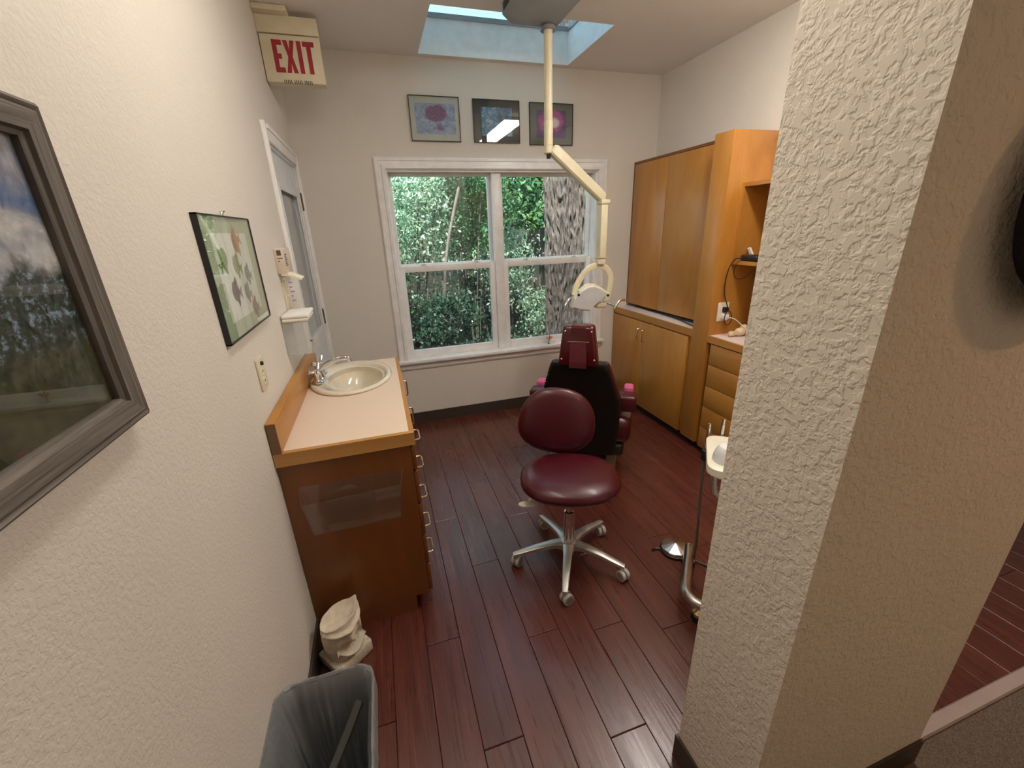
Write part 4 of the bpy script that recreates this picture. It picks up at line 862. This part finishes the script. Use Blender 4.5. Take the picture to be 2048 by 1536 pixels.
# back: tapered black shell behind, maroon cushion in front
def back_ring(z, hw, w0, w1, r=0.03):
    p = rrect(-hw, hw, w0, w1, min(r, (w1 - w0) * 0.45), 4); return [Vector((u, v, z)) for u, v in p]
secs = [(0.20, 0.225, -0.075), (0.34, 0.245, -0.085), (0.50, 0.252, -0.105), (0.60, 0.243, -0.125), (0.70, 0.214, -0.152), (0.80, 0.183, -0.184), (0.838, 0.170, -0.196), (0.852, 0.160, -0.192)]
lobj('back_shell', MB().rings([back_ring(z, hw, w, w + 0.055) for z, hw, w in secs]), 'black_vinyl', angle=50)
lobj('back_cushion', MB().rings([back_ring(z, hw * 1.02, w + 0.052, w + 0.125, 0.034) for z, hw, w in secs[1:-1]]), 'maroon_vinyl', angle=60)
for z, u in ((0.66, -0.219), (0.71, -0.204), (0.76, -0.190)): lobj('stud', MB().ball((u, -0.145 - (z - .70) * .3, z), 0.0045, 8, 5), 'chrome')
hs = lobj('headrest', MB().rings([[Vector((u, v, z)) for u, v in rrect(-hw, hw, -0.222 + o, -0.140, 0.02, 4)] for z, hw, o in ((0.842, 0.108, 0.012), (0.852, 0.114, 0.003), (0.870, 0.115, 0.0), (0.95, 0.105, 0.0), (1.055, 0.091, 0.0), (1.072, 0.088, 0.004), (1.080, 0.080, 0.016))]), 'maroon_shell', angle=50)
for u, z in ((-0.074, 1.050), (0.074, 1.050), (-0.094, 0.885), (0.094, 0.885)): lobj('screw', MB().ball((u, -0.223, z), (0.006, 0.004, 0.006), 10, 5), 'chrome', hs)
lobj('strap', MB().rings([[Vector((u, v, z)) for u, v in ((-w, -0.226 + o), (w, -0.226 + o), (w, -0.2215 + o), (-w, -0.2215 + o))] for z, w, o in ((0.832, 0.050, 0.006), (0.87, 0.049, 0.0), (0.985, 0.045, 0.0))]), 'maroon_strap', hs, smooth=False)
lobj('strap_slot', MB().rbox(-0.060, 0.060, -0.226, -0.220, 0.988, 0.993, 0.001), 'nickel', hs)
lobj('top_strap', MB().rings([[Vector((u, v, z)) for u, v in ((-0.040, y0), (0.042, y0), (0.042, y0 + 0.004), (-0.040, y0 + 0.004))] for z, y0 in ((1.03, -0.2255), (1.070, -0.2245), (1.082, -0.212), (1.0845, -0.16))], True), 'maroon_shell', hs, smooth=False)
for u in (-0.068, 0.068): lobj('hinge_pin', MB().ball((u, -0.205, 0.852), 0.006, 8, 5), 'chrome')
for s_ in (-1, 1):
    a = lobj('armrest', MB().rbox(min(s_ * 0.215, s_ * 0.345), max(s_ * 0.215, s_ * 0.345), -0.03, 0.085, 0.490, 0.600, 0.020, 3), 'maroon_vinyl')
    lobj('hand_pad', MB().rbox(min(s_ * 0.262, s_ * 0.322), max(s_ * 0.262, s_ * 0.322), 0.086, 0.17, 0.52, 0.622, 0.014, 3), 'pink_pad', a)
    lobj('arm_bracket', MB().rbox(min(s_ * 0.25, s_ * 0.315), max(s_ * 0.25, s_ * 0.315), 0.0, 0.07, 0.44, 0.492, 0.01, 2), 'aluminium', a)

# ================================================================== OPERATOR STOOL
ST = Vector((1.165, -1.955, 0))
st = thing('operator_stool', 'maroon five-caster operator stool with round backrest in front of the dental chair', 'stool', ST, math.radians(-20))
def sobj(name, b, mat, parent=None, **k): return obj(name, b, mat, parent or st, local=True, **k)
def pad(a, bb, c, hz, n=48, sq=2.35, steps=9, dish=0.0):
    """superellipse cushion: half axes a,bb, centre c, half thickness hz"""
    b = MB(); rs = []
    for k in range(steps + 1):
        ph = -PI / 2 + PI * k / steps; q = max(0.03, math.cos(ph)) ** 0.55; z = math.sin(ph) * hz
        ring = []
        for i in range(n):
            t_ = 2 * PI * i / n; ct_, st_ = math.cos(t_), math.sin(t_)
            ring.append(Vector((a * q * math.copysign(abs(ct_) ** (2 / sq), ct_), bb * q * math.copysign(abs(st_) ** (2 / sq), st_), z)) + Vector(c))
        rs.append(ring)
    return b.rings(rs)
seat_b = pad(0.236, 0.205, (0, 0.0, 0.487), 0.052)
sobj('seat', seat_b, 'maroon_vinyl', angle=85)
sobj('seat_plate', MB().rbox(-0.10, 0.10, -0.09, 0.09, 0.418, 0.438, 0.004), 'black_plastic')
bk = pad(0.196, 0.172, (0, 0, 0), 0.040, sq=2.35)
for v in bk.v: v.x *= 1.0 - 0.10 * v.y / 0.172 - 0.10 * max(0, -v.y / 0.172 - 0.5)   # widest below the middle
bk.xf(Matrix.Translation((-0.048, 0.225, 0.682)) @ Matrix.Rotation(math.radians(82), 4, 'X') @ Matrix.Rotation(math.radians(-8), 4, 'Z'))
sobj('backrest', bk, 'maroon_vinyl', angle=85)
sobj('back_bar', MB().tube(smooth_path([(0.0, 0.10, 0.425), (0.0, 0.23, 0.43), (-0.01, 0.275, 0.48), (-0.015, 0.275, 0.62)], 6), 0.014, 10), 'black_plastic')
sobj('bar_bracket', MB().rbox(-0.045, -0.015, 0.192, 0.240, 0.528, 0.555, 0.004), 'aluminium')
sobj('lever', MB().tube(smooth_path([(-0.09, 0.02, 0.43), (-0.16, 0.00, 0.40), (-0.195, -0.03, 0.375)], 5), 0.010, 8).merge(pad(0.042, 0.022, (-0.205, -0.045, 0.372), 0.008, 24, 2.0, 5)), 'cream_light')
sobj('gas_cylinder', MB().lathe([(0.026, 0.115), (0.026, 0.245), (0.0245, 0.250), (0.0245, 0.300), (0.017, 0.304), (0.017, 0.42)], n=24), 'chrome')
sobj('height_collar', MB().lathe([(0.020, 0.345), (0.026, 0.350), (0.026, 0.385), (0.020, 0.395)], n=20), 'black_plastic')
sobj('hub', MB().lathe([(0.030, 0.078), (0.046, 0.085), (0.048, 0.112), (0.040, 0.124), (0.027, 0.128)], n=28), 'aluminium')
for k in range(5):
    a = math.radians(26 + 20 + 72 * k); d = Vector((math.cos(a), math.sin(a), 0)); R_ = 0.272
    arm = MB().sweep([d * 0.025 + Vector((0, 0, 0.104)), d * 0.08 + Vector((0, 0, 0.110)), d * 0.17 + Vector((0, 0, 0.098)), d * (R_ - 0.02) + Vector((0, 0, 0.079)), d * (R_ + 0.012) + Vector((0, 0, 0.074))], [0.030, 0.022, 0.018, 0.0145, 0.012], [0.020, 0.015, 0.012, 0.010, 0.007])
    arm.cyl(d * R_ + Vector((0, 0, 0.055)), d * R_ + Vector((0, 0, 0.078)), 0.0115, n=12)
    sobj('base_arm', arm, 'aluminium', angle=40)
    sa = math.radians((200, 285, 330, 300, 215)[k]); ax = Vector((math.cos(sa), math.sin(sa), 0)); off = Vector((-ax.y, ax.x, 0)) * 0.010
    c0 = d * R_ + off + Vector((0, 0, 0.0275))
    cs = sobj('caster', MB().cyl(c0 - ax * 0.021, c0 - ax * 0.004, 0.027, n=22).cyl(c0 + ax * 0.004, c0 + ax * 0.021, 0.027, n=22).cyl(d * R_ + Vector((0, 0, 0.03)), d * R_ + Vector((0, 0, 0.058)), 0.009, n=10), 'caster_grey', angle=50)
    sobj('wheel_cap', MB().cyl(c0 - ax * 0.0225, c0 - ax * 0.020, 0.019, n=18), 'caster_dark', cs, angle=50)
    sobj('wheel_cap', MB().cyl(c0 + ax * 0.020, c0 + ax * 0.0225, 0.019, n=18), 'caster_dark', cs, angle=50)

# ================================================================== DELIVERY CART AND FOOT CONTROL
ca = thing('delivery_cart', 'white instrument cart on a bent chrome tube base behind the partition', 'cart', (1.70, -2.45, 0))
tub = smooth_path([(1.712, -2.180, 0.105), (1.610, -2.29, 0.105), (1.525, -2.385, 0.105), (1.512, -2.435, 0.105), (1.535, -2.485, 0.105), (1.62, -2.55, 0.105), (1.80, -2.66, 0.105)], 6)
obj('base_tube', MB().tube(tub, 0.023, 18), 'steel', ca)
obj('base_tube', MB().tube([(1.80, -2.66, 0.105), (1.93, -2.45, 0.105), (1.96, -2.30, 0.105)], 0.023, 16), 'steel', ca)
obj('tube_hole', MB().ball((1.702, -2.192, 0.1275), (0.005, 0.005, 0.002), 8, 5), 'dark_slot', ca)
for x, y in ((1.535, -2.47), (1.70, -2.20), (1.80, -2.64), (1.955, -2.32)):
    cs = obj('caster', MB().cyl((x - 0.013, y - 0.010, 0.032), (x + 0.013, y + 0.010, 0.032), 0.032, n=20), 'black_plastic', ca)
    obj('caster_hood', MB().lathe([(0.030, 0.045), (0.030, 0.060), (0.016, 0.072), (0.012, 0.085)], (x, y, 0), 16), 'brass', cs)
obj('post', MB().cyl((1.80, -2.55, 0.10), (1.80, -2.55, 0.70), 0.030, n=18).cyl((1.80, -2.66, 0.105), (1.80, -2.55, 0.105), 0.026, n=14), 'black_plastic', ca)
e1 = Vector((0.645, 0.764, 0)); e2 = Vector((0.764, -0.645, 0)); o0 = Vector((1.484, -2.447, 0))
def cart_pt(u, v, z): p = o0 + e1 * u + e2 * v; return Vector((p.x, p.y, z))
def tray_poly(u0, u1, v0, v1, r, z): return [cart_pt(u, v, z) for u, v in rrect(u0, u1, v0, v1, r, 4)]
obj('tray', MB().rings([tray_poly(0.012, 0.283, 0.012, 0.40, 0.035, 0.712), tray_poly(0, 0.295, 0, 0.412, 0.045, 0.724), tray_poly(0, 0.295, 0, 0.412, 0.045, 0.752), tray_poly(0.008, 0.287, 0.008, 0.404, 0.04, 0.757)]), 'cream_light', ca, angle=40)
obj('tray_stem', MB().tube([cart_pt(0.10, 0.03, 0.71), cart_pt(0.10, 0.045, 0.60), cart_pt(0.12, 0.16, 0.50), Vector((1.80, -2.55, 0.45))], 0.012, 10), 'aluminium', ca)
bowl = tag(obj('white_cup', MB().lathe([(0.001, 0.0), (0.046, 0.0), (0.044, 0.02), (0.036, 0.045), (0.026, 0.058), (0.001, 0.061)], cart_pt(0.085, 0.062, 0.7575), 24), 'lamp_white'), 'white rounded cup upside down on the cart tray', 'cup')
for u, v, h in ((0.300, 0.010, 0.07), (0.300, 0.062, 0.12)):
    hp = obj('handpiece_holder', MB().cyl(cart_pt(u + 0.01, v, 0.68), cart_pt(u + 0.012, v, 0.752 + h * 0.4), 0.009, n=12).cyl(cart_pt(u + 0.012, v, 0.752 + h * 0.4), cart_pt(u + 0.012, v, 0.752 + h * 0.62), 0.0065, n=12), 'steel', ca)
obj('hose_socket', MB().rbox(1.590, 1.612, -2.316, -2.294, 0.688, 0.735, 0.004), 'black_plastic', ca)
tag(obj('foot_control_hose', MB().tube(smooth_path([(1.601, -2.305, 0.69), (1.603, -2.312, 0.5), (1.645, -2.285, 0.24), (1.70, -2.23, 0.08), (1.75, -2.185, 0.012), (1.80, -2.24, 0.008), (1.90, -2.33, 0.008)], 7), 0.005, 8), 'stem_bark'), 'thin grey hose dropping from the cart tray to the floor', 'hose')
fc = thing('foot_control', 'round chrome foot control pedal on the floor by the cart', 'pedal', (1.712, -2.085, 0))
obj('base', MB().lathe([(0.074, 0.0), (0.074, 0.014), (0.068, 0.018)], (1.712, -2.085, 0), 32), 'black_plastic', fc)
obj('disc', MB().lathe([(0.070, 0.020), (0.070, 0.026), (0.066, 0.030), (0.003, 0.050)], (1.712, -2.085, 0), 14), 'steel', fc, smooth=False)
obj('rear_cable', MB().tube(smooth_path([(1.648, -2.06, 0.01), (1.62, -2.045, 0.008), (1.60, -2.05, 0.008)], 4), 0.005, 8), 'black_plastic', fc)

# ================================================================== SCULPTURE AND WASTEBASKET
sc = thing('plaster_sculpture', 'cream plaster head sculpture with a scooped top on a rough base beside the vanity', 'sculpture', (0.102, -2.135, 0), math.radians(38))
def pobj(name, b, mat, parent=None, **k): return obj(name, b, mat, parent or sc, local=True, **k)
base_pts = [(-0.080, -0.074), (0.078, -0.066), (0.080, 0.056), (0.020, 0.070), (-0.080, 0.064)]
bb = MB().bevelled(MB().prism(base_pts, 'Z', 0.0, 0.052), 0.008, 2)
for v in bb.v: v.z += 0.010 * noise.noise(v * 30) * (v.z > 0.02); v.x += 0.004 * noise.noise(v * 45); v.y += 0.004 * noise.noise(v * 45 + Vector((5, 5, 5)))
pobj('base', bb, 'plaster_rough')
n = 140; rs = []
for k in range(61):
    u = k / 60; z = 0.042 + 0.178 * u; ring = []
    for i in range(n):
        a = 2 * PI * i / n; ca_, sa_ = math.cos(a), math.sin(a)
        rx = 0.066 + 0.008 * math.sin(u * PI) + 0.006 * u; ry = 0.056 + 0.006 * math.sin(u * PI)
        # face on the -y side: carved nose, brow, grin
        f = -sa_
        bump_ = 0.0
        if f > 0.1:
            g = ca_
            bump_ += 0.022 * math.exp(-((g) / 0.18) ** 2 - ((u - 0.60) / 0.16) ** 2)          # nose
            bump_ += 0.014 * math.exp(-((u - 0.80 - 0.10 * g * g) / 0.05) ** 2)                 # brow
            bump_ += 0.019 * math.exp(-((u - 0.20 - 0.28 * g * g) / 0.045) ** 2) * (abs(g) < 0.75)   # lower lip
            bump_ -= 0.016 * math.exp(-((u - 0.40 - 0.05 * g) / 0.09) ** 2) * (abs(g) < 0.7)       # mouth hollow
            bump_ += 0.004 * noise.noise(Vector((g * 22, u * 30, 1.7))) * (abs(u - 0.42) < 0.14) * (abs(g) < 0.65)
            bump_ += 0.008 * math.exp(-((abs(g) - 0.70 + 0.25 * (u - 0.4)) / 0.07) ** 2) * (0.25 < u < 0.80)
            bump_ -= 0.008 * math.exp(-((abs(g) - 0.42) / 0.14) ** 2 - ((u - 0.70) / 0.06) ** 2)
        slant = 0.012 * ca_ * u                                    # rim climbs to the right-hand spout
        if u > 0.85: slant += 0.016 * max(0, ca_) ** 24 * (u - 0.85) / 0.15; rx += 0.012 * max(0, ca_) ** 24 * (u - 0.85) / 0.15
        jit = 0.0018 * noise.noise(Vector((ca_ * 3, sa_ * 3, z * 40)))
        ring.append(Vector(((rx + bump_ * 0.5 + jit) * ca_, (ry + bump_ + jit) * sa_, z + slant)))
    rs.append(ring)
last = rs[-1]; cen = sum(last, Vector()) / n
for q, dz in ((0.93, 0.0), (0.86, -0.006), (0.6, -0.016), (0.25, -0.02)): rs.append([cen + (p - cen) * q + Vector((0, 0, dz)) for p in last])
pobj('head', MB().rings(rs), 'plaster', angle=60)
WX, WYa, WYb, WH = 0.122, -2.515, -2.885, 0.385
wb = thing('wastebasket', 'grey rectangular wastebasket with a translucent liner at the bottom edge', 'wastebasket', (WX, (WYa + WYb) / 2, 0))
def wr(k, z, d=0.0, r=0.05):
    hx = 0.128 * k - d; hy = (WYa - WYb) / 2 * k - d; cy = (WYa + WYb) / 2
    return [Vector((WX + u, cy + v, z)) for u, v in rrect(-hx, hx, -hy, hy, r, 6)]
obj('bin', MB().rings([wr(0.80, 0.0), wr(1.0, WH - 0.02), wr(1.035, WH - 0.016), wr(1.035, WH), wr(1.0, WH), wr(0.98, WH - 0.02), wr(0.79, 0.008), wr(0.3, 0.008)], True), 'bin_grey', wb, angle=40)
def dense(ring, m):
    out = []; n0 = len(ring); L = [(ring[(i + 1) % n0] - ring[i]).length for i in range(n0)]; T = sum(L); acc = 0; i = 0
    for k in range(m):
        t_ = T * k / m
        while acc + L[i] < t_: acc += L[i]; i += 1
        out.append(ring[i].lerp(ring[(i + 1) % n0], (t_ - acc) / max(L[i], 1e-6)))
    return out
lin = MB(); rs = []; NL = 200
for j, (k, z) in enumerate(((1.075, WH - 0.06), (1.06, WH - 0.02), (1.055, WH + 0.004), (1.02, WH + 0.006), (0.965, WH - 0.02), (0.94, WH - 0.06), (0.91, WH - 0.11), (0.88, WH - 0.16), (0.85, WH - 0.22), (0.80, 0.10), (0.74, 0.03), (0.2, 0.022))):
    ring = dense(wr(k, z), NL)
    for i, p in enumerate(ring):
        c = Vector((WX, (WYa + WYb) / 2, p.z)); dr = (p - c).normalized()
        q = Vector((math.cos(2 * PI * i / NL) * 9, math.sin(2 * PI * i / NL) * 9, j * 0.16)); f = noise.noise(q) + 0.6 * noise.noise(q * 2.3)
        if j < 4: p += dr * 0.003 * f
        else: p -= dr * (0.004 + 0.016 * abs(f) * min(1, (j - 3) / 3))
        if j == 0: p.z += 0.012 * f
    rs.append(ring)
obj('liner', lin.rings(rs, False), 'liner', wb, angle=70)
fold = MB().sweep(smooth_path([(0.208, -2.565, 0.315), (0.165, -2.625, 0.27), (0.105, -2.70, 0.215), (0.035, -2.775, 0.17)], 6), 0.011, 0.006)
tag(obj('plastic_strip', fold, 'strip_dark'), 'long dark folded plastic strip lying inside the wastebasket', 'trash')
def crumple(c, r, mat, label, seed):
    b = MB().ball(c, r, 18, 12)
    for v in b.v:
        d = v - Vector(c); v += d * (0.55 * noise.noise(d * 40 + Vector((seed, 0, 0))))
    tag(obj('paper_scrap', b, mat, angle=20), label, 'trash')
crumple((0.085, -2.79, 0.215), (0.045, 0.035, 0.022), 'paper', 'crumpled white paper scrap in the wastebasket', 2)
crumple((0.19, -2.78, 0.16), (0.022, 0.05, 0.03), 'paper_cream', 'crumpled cream paper scrap in the wastebasket by its right side', 5)

# ================================================================== WALL HANGING, SILL FLOWER
hx, hz = 1.505, 1.625
wh = thing('wall_hanging', 'dark round hanging on the shaded hallway wall at the right edge', 'wall hanging', (hx, PY0, hz))
M_ = Matrix.Translation((hx, PY0 - 0.001, hz)) @ Matrix.Rotation(PI / 2, 4, 'X')
obj('rim', MB().lathe([(0.145, 0.030), (0.188, 0.034), (0.196, 0.040), (0.188, 0.046), (0.145, 0.044)], n=48, cap=False).xf(M_), 'hat_dark', wh)
obj('crown', MB().lathe([(0.150, 0.0), (0.150, 0.04), (0.140, 0.072), (0.11, 0.085), (0.001, 0.09)], n=40).xf(M_), 'hat_dark', wh)
fl = thing('paper_flower', 'small orange-red paper flower on the window sill behind the headrest', 'flower', (1.86, 0.0, SILL))
m = MB()
for i in range(7):
    a = i * 0.9; m.add([(1.86, 0.0, SILL + 0.03), (1.86 + 0.03 * math.cos(a), 0.02 * math.sin(a), SILL + 0.055 + 0.012 * math.sin(i * 2.1)), (1.86 + 0.045 * math.cos(a + 0.25), 0.028 * math.sin(a + .25), SILL + 0.07 + 0.02 * math.sin(i * 1.7)), (1.86 + 0.03 * math.cos(a + 0.5), 0.02 * math.sin(a + 0.5), SILL + 0.06)], [(0, 1, 2, 3)])
obj('petals', m, 'orange_red', fl, smooth=False)
obj('stem', MB().lathe([(0.014, 0.0), (0.012, 0.004), (0.003, 0.008), (0.003, 0.035)], (1.86, 0.0, SILL), 10), 'leaf_mid', fl)
# ================================================================== OUTSIDE
GZ = -0.35
tag(obj('ground', MB().box(-14, 18, 0.13, 22, GZ - 0.2, GZ), 'ground_soil', smooth=False), 'shaded garden soil outside the window', 'ground', kind='structure')
def leaves(n, fn, size, parent, mat, name='foliage'):
    """n folded leaves; fn(n) -> (n,3) centres"""
    c = fn(n); m_ = len(c)
    d = rng.normal(size=(m_, 3)); d[:, 2] -= 0.5; d /= np.linalg.norm(d, axis=1)[:, None]
    q = rng.normal(size=(m_, 3)); q -= (q * d).sum(1)[:, None] * d; q /= np.linalg.norm(q, axis=1)[:, None]
    nn_ = np.cross(d, q); s_ = size * rng.uniform(0.6, 1.35, m_)[:, None]
    v = np.empty((m_, 4, 3)); v[:, 0] = c - d * s_ * 0.5; v[:, 1] = c + q * s_ * 0.24 + nn_ * s_ * 0.06; v[:, 2] = c + d * s_ * 0.5; v[:, 3] = c - q * s_ * 0.24 + nn_ * s_ * 0.06
    r = parent
    off = np.array(r.location) if r is not None else 0
    me = bpy.data.meshes.new(name); me.vertices.add(m_ * 4); me.vertices.foreach_set('co', (v - off).astype(np.float32).ravel())
    me.loops.add(m_ * 4); me.polygons.add(m_); me.loops.foreach_set('vertex_index', np.arange(m_ * 4, dtype=np.int32)); me.polygons.foreach_set('loop_start', np.arange(0, m_ * 4, 4, dtype=np.int32))
    me.update(calc_edges=True); me.validate(); me.materials.append(MATS[mat])
    o = bpy.data.objects.new(name, me); COL.objects.link(o); o['kind'] = 'stuff'
    if parent is not None: o.parent = parent
    return o
def blob(c, r, clumps=24, spread=0.5):
    c = np.array(c); r = np.array(r)
    cen = rng.normal(size=(clumps, 3)); cen /= np.linalg.norm(cen, axis=1)[:, None]; cen *= rng.uniform(0.35, 1, clumps)[:, None] ** 0.6
    def fn(n):
        k = rng.integers(0, clumps, n); p = cen[k] * 0.8 + rng.normal(size=(n, 3)) * 0.5 * spread * 0.6
        return c + p * r
    return fn
# oak trunk
oak = thing('oak_tree', 'thick oak trunk with furrowed grey bark right outside the window', 'tree', (2.76, 1.62, GZ))
rs = []; nz, na = 240, 360
for k in range(nz + 1):
    u = k / nz; z = GZ + u * 4.4; ring = []
    cx = 2.765 - 0.012 * (z - 1.3) ** 2 * 0.5 - 0.015 * (z - 1.3); R0 = 0.245 + 0.10 * math.exp(-(z - GZ) / 0.35)
    for i in range(na):
        a = 2 * PI * i / na; wv = Vector((math.cos(a) * 2.2, math.sin(a) * 2.2, z * 1.3))
        w1 = noise.noise(Vector((math.cos(a) * 6.5, math.sin(a) * 6.5, z * 4.6)) + 0.6 * noise.noise_vector(wv * 2))
        w2 = noise.noise(Vector((math.cos(a) * 15, math.sin(a) * 15, z * 9.0)))
        rr = R0 + 0.075 * (0.35 - min(abs(w1), 0.35)) ** 0.7 + 0.022 * (0.5 - abs(w2)) + 0.02 * noise.noise(wv) - 0.02
        ring.append(Vector((cx + rr * math.cos(a), 1.62 + rr * math.sin(a), z)))
    rs.append(ring)
obj('trunk', MB().rings(rs), 'oak_bark', oak, angle=180)
leaves(2200, blob((2.7, 3.0, 5.4), (2.4, 1.2, 0.7), 40), 0.16, oak, 'leaf_mid', 'crown')
# thin leaning trunk seen in the left pane
th = thing('young_tree', 'slender pale tree leaning behind the left window pane', 'tree', (1.40, 3.0, GZ))
obj('trunk', MB().tube(smooth_path([(1.30, 3.0, GZ), (1.36, 3.02, 0.6), (1.48, 3.05, 1.4), (1.75, 3.1, 2.3), (2.0, 3.15, 3.2)], 6), [0.03] * 8 + [0.024] * 10 + [0.018] * 7, 10), 'stem_bark', th)
leaves(1600, blob((1.9, 3.1, 3.0), (0.9, 0.5, 0.5), 14), 0.10, th, 'leaf_pale', 'crown')
# fence
fe = thing('garden_fence', 'dark weathered board fence with light showing between boards', 'fence', (2.5, 4.6, GZ))
board = None
for i in range(46):
    x = -1.6 + i * 0.152; hgt = 1.95 + 0.02 * math.sin(i * 1.7)
    if board is None:
        board = obj('board', MB().box(0, 0.118, 0, 0.02, 0, 1.0), 'fence_wood', fe, smooth=False, local=True); o = board
    else:
        o = bpy.data.objects.new('board', board.data); COL.objects.link(o); o.parent = fe
    o.location = (x - 2.5, 0, 0); o.scale = (1, 1, hgt)
for z in (0.25, 1.35): obj('rail', MB().box(-1.6, 5.4, 4.62, 4.66, GZ + z, GZ + z + 0.07), 'fence_wood', fe, smooth=False)
# shrubs: position, radii, leaf count, leaf size, material, label
SH = [((0.15, 2.3, 1.25), (0.75, 0.5, 1.2), 5200, 0.075, 'leaf_mid', 'dense mid-green shrub at the left edge of the window'),
      ((0.95, 3.3, 1.7), (0.8, 0.6, 1.0), 6000, 0.070, 'leaf_pale', 'pale silvery shrub behind the left window pane'),
      ((1.95, 3.6, 1.9), (0.8, 0.6, 0.9), 5200, 0.070, 'leaf_mid', 'green shrub behind the window mullion'),
      ((2.3, 3.9, 1.05), (1.1, 0.5, 0.95), 5200, 0.065, 'leaf_pale', 'pale low shrub in front of the fence beside the oak'),
      ((1.2, 2.8, 0.25), (0.9, 0.6, 0.6), 4200, 0.070, 'leaf_dark', 'dark low shrub behind the lower left pane'),
      ((0.25, 1.35, 0.45), (0.40, 0.35, 0.65), 900, 0.11, 'leaf_lime', 'lime-leaved sapling close to the lower left pane'),
      ((4.0, 3.2, 1.5), (0.9, 0.7, 1.3), 4200, 0.080, 'leaf_mid', 'green shrub to the right of the oak trunk'),
      ((3.2, 2.9, 0.35), (0.7, 0.5, 0.6), 3000, 0.065, 'leaf_pale', 'pale leafy shrub at the foot of the oak')]
for c, r, n_, s_, mt, lab in SH:
    t = thing('shrub', lab, 'shrub', (c[0], c[1], GZ), group='shrubs outside the window')
    st_ = MB()
    for i in range(5):
        a = i * 1.26; st_.tube(smooth_path([(c[0] + 0.05 * math.cos(a), c[1] + 0.05 * math.sin(a), GZ), (c[0] + 0.2 * r[0] * math.cos(a), c[1] + 0.2 * r[1] * math.sin(a), (GZ + c[2]) / 2), (c[0] + 0.55 * r[0] * math.cos(a), c[1] + 0.55 * r[1] * math.sin(a), c[2] + 0.3 * r[2])], 4), 0.013, 6)
    obj('stems', st_, 'stem_bark', t)
    leaves(n_, blob(c, r, 26), s_, t, mt)
for i, (x, y, z, rx, rz, mt) in enumerate(((-1.6, 7.5, 2.6, 2.2, 2.4, 'leaf_mid'), (1.2, 7.2, 2.4, 2.0, 2.2, 'leaf_pale'), (3.9, 7.6, 2.6, 2.2, 2.4, 'leaf_mid'), (6.6, 7.2, 2.5, 2.1, 2.4, 'leaf_pale'), (9.0, 8.0, 3.0, 2.6, 2.6, 'leaf_mid'))):
    t = thing('background_tree', ('mid-green tree far beyond the fence at the left', 'pale green tree beyond the fence behind the left pane', 'mid-green tree beyond the fence behind the right pane', 'pale green tree beyond the fence right of the oak', 'mid-green tree farthest right beyond the fence')[i], 'tree', (x, y, GZ), group='trees beyond the fence')
    obj('trunk', MB().tube(smooth_path([(x, y, GZ), (x + 0.1, y, 1.0), (x - 0.05, y, 2.4), (x + 0.1, y, 3.6)], 4), [0.14] * 5 + [0.10] * 4 + [0.06] * 4, 10), 'stem_bark', t)
    leaves(13000, blob((x, y, z), (rx, 1.2, rz), 90), 0.17, t, mt)
def ivy(n):
    p = np.empty((n, 3)); p[:, 0] = rng.uniform(-1.5, 5.5, n); p[:, 1] = rng.uniform(0.6, 4.5, n); p[:, 2] = GZ + 0.03 + rng.random(n) ** 2 * 0.35; return p
gc = leaves(9000, ivy, 0.075, None, 'leaf_dark', 'groundcover')
tag(gc, 'dark ivy groundcover on the garden soil', 'groundcover', kind='stuff')
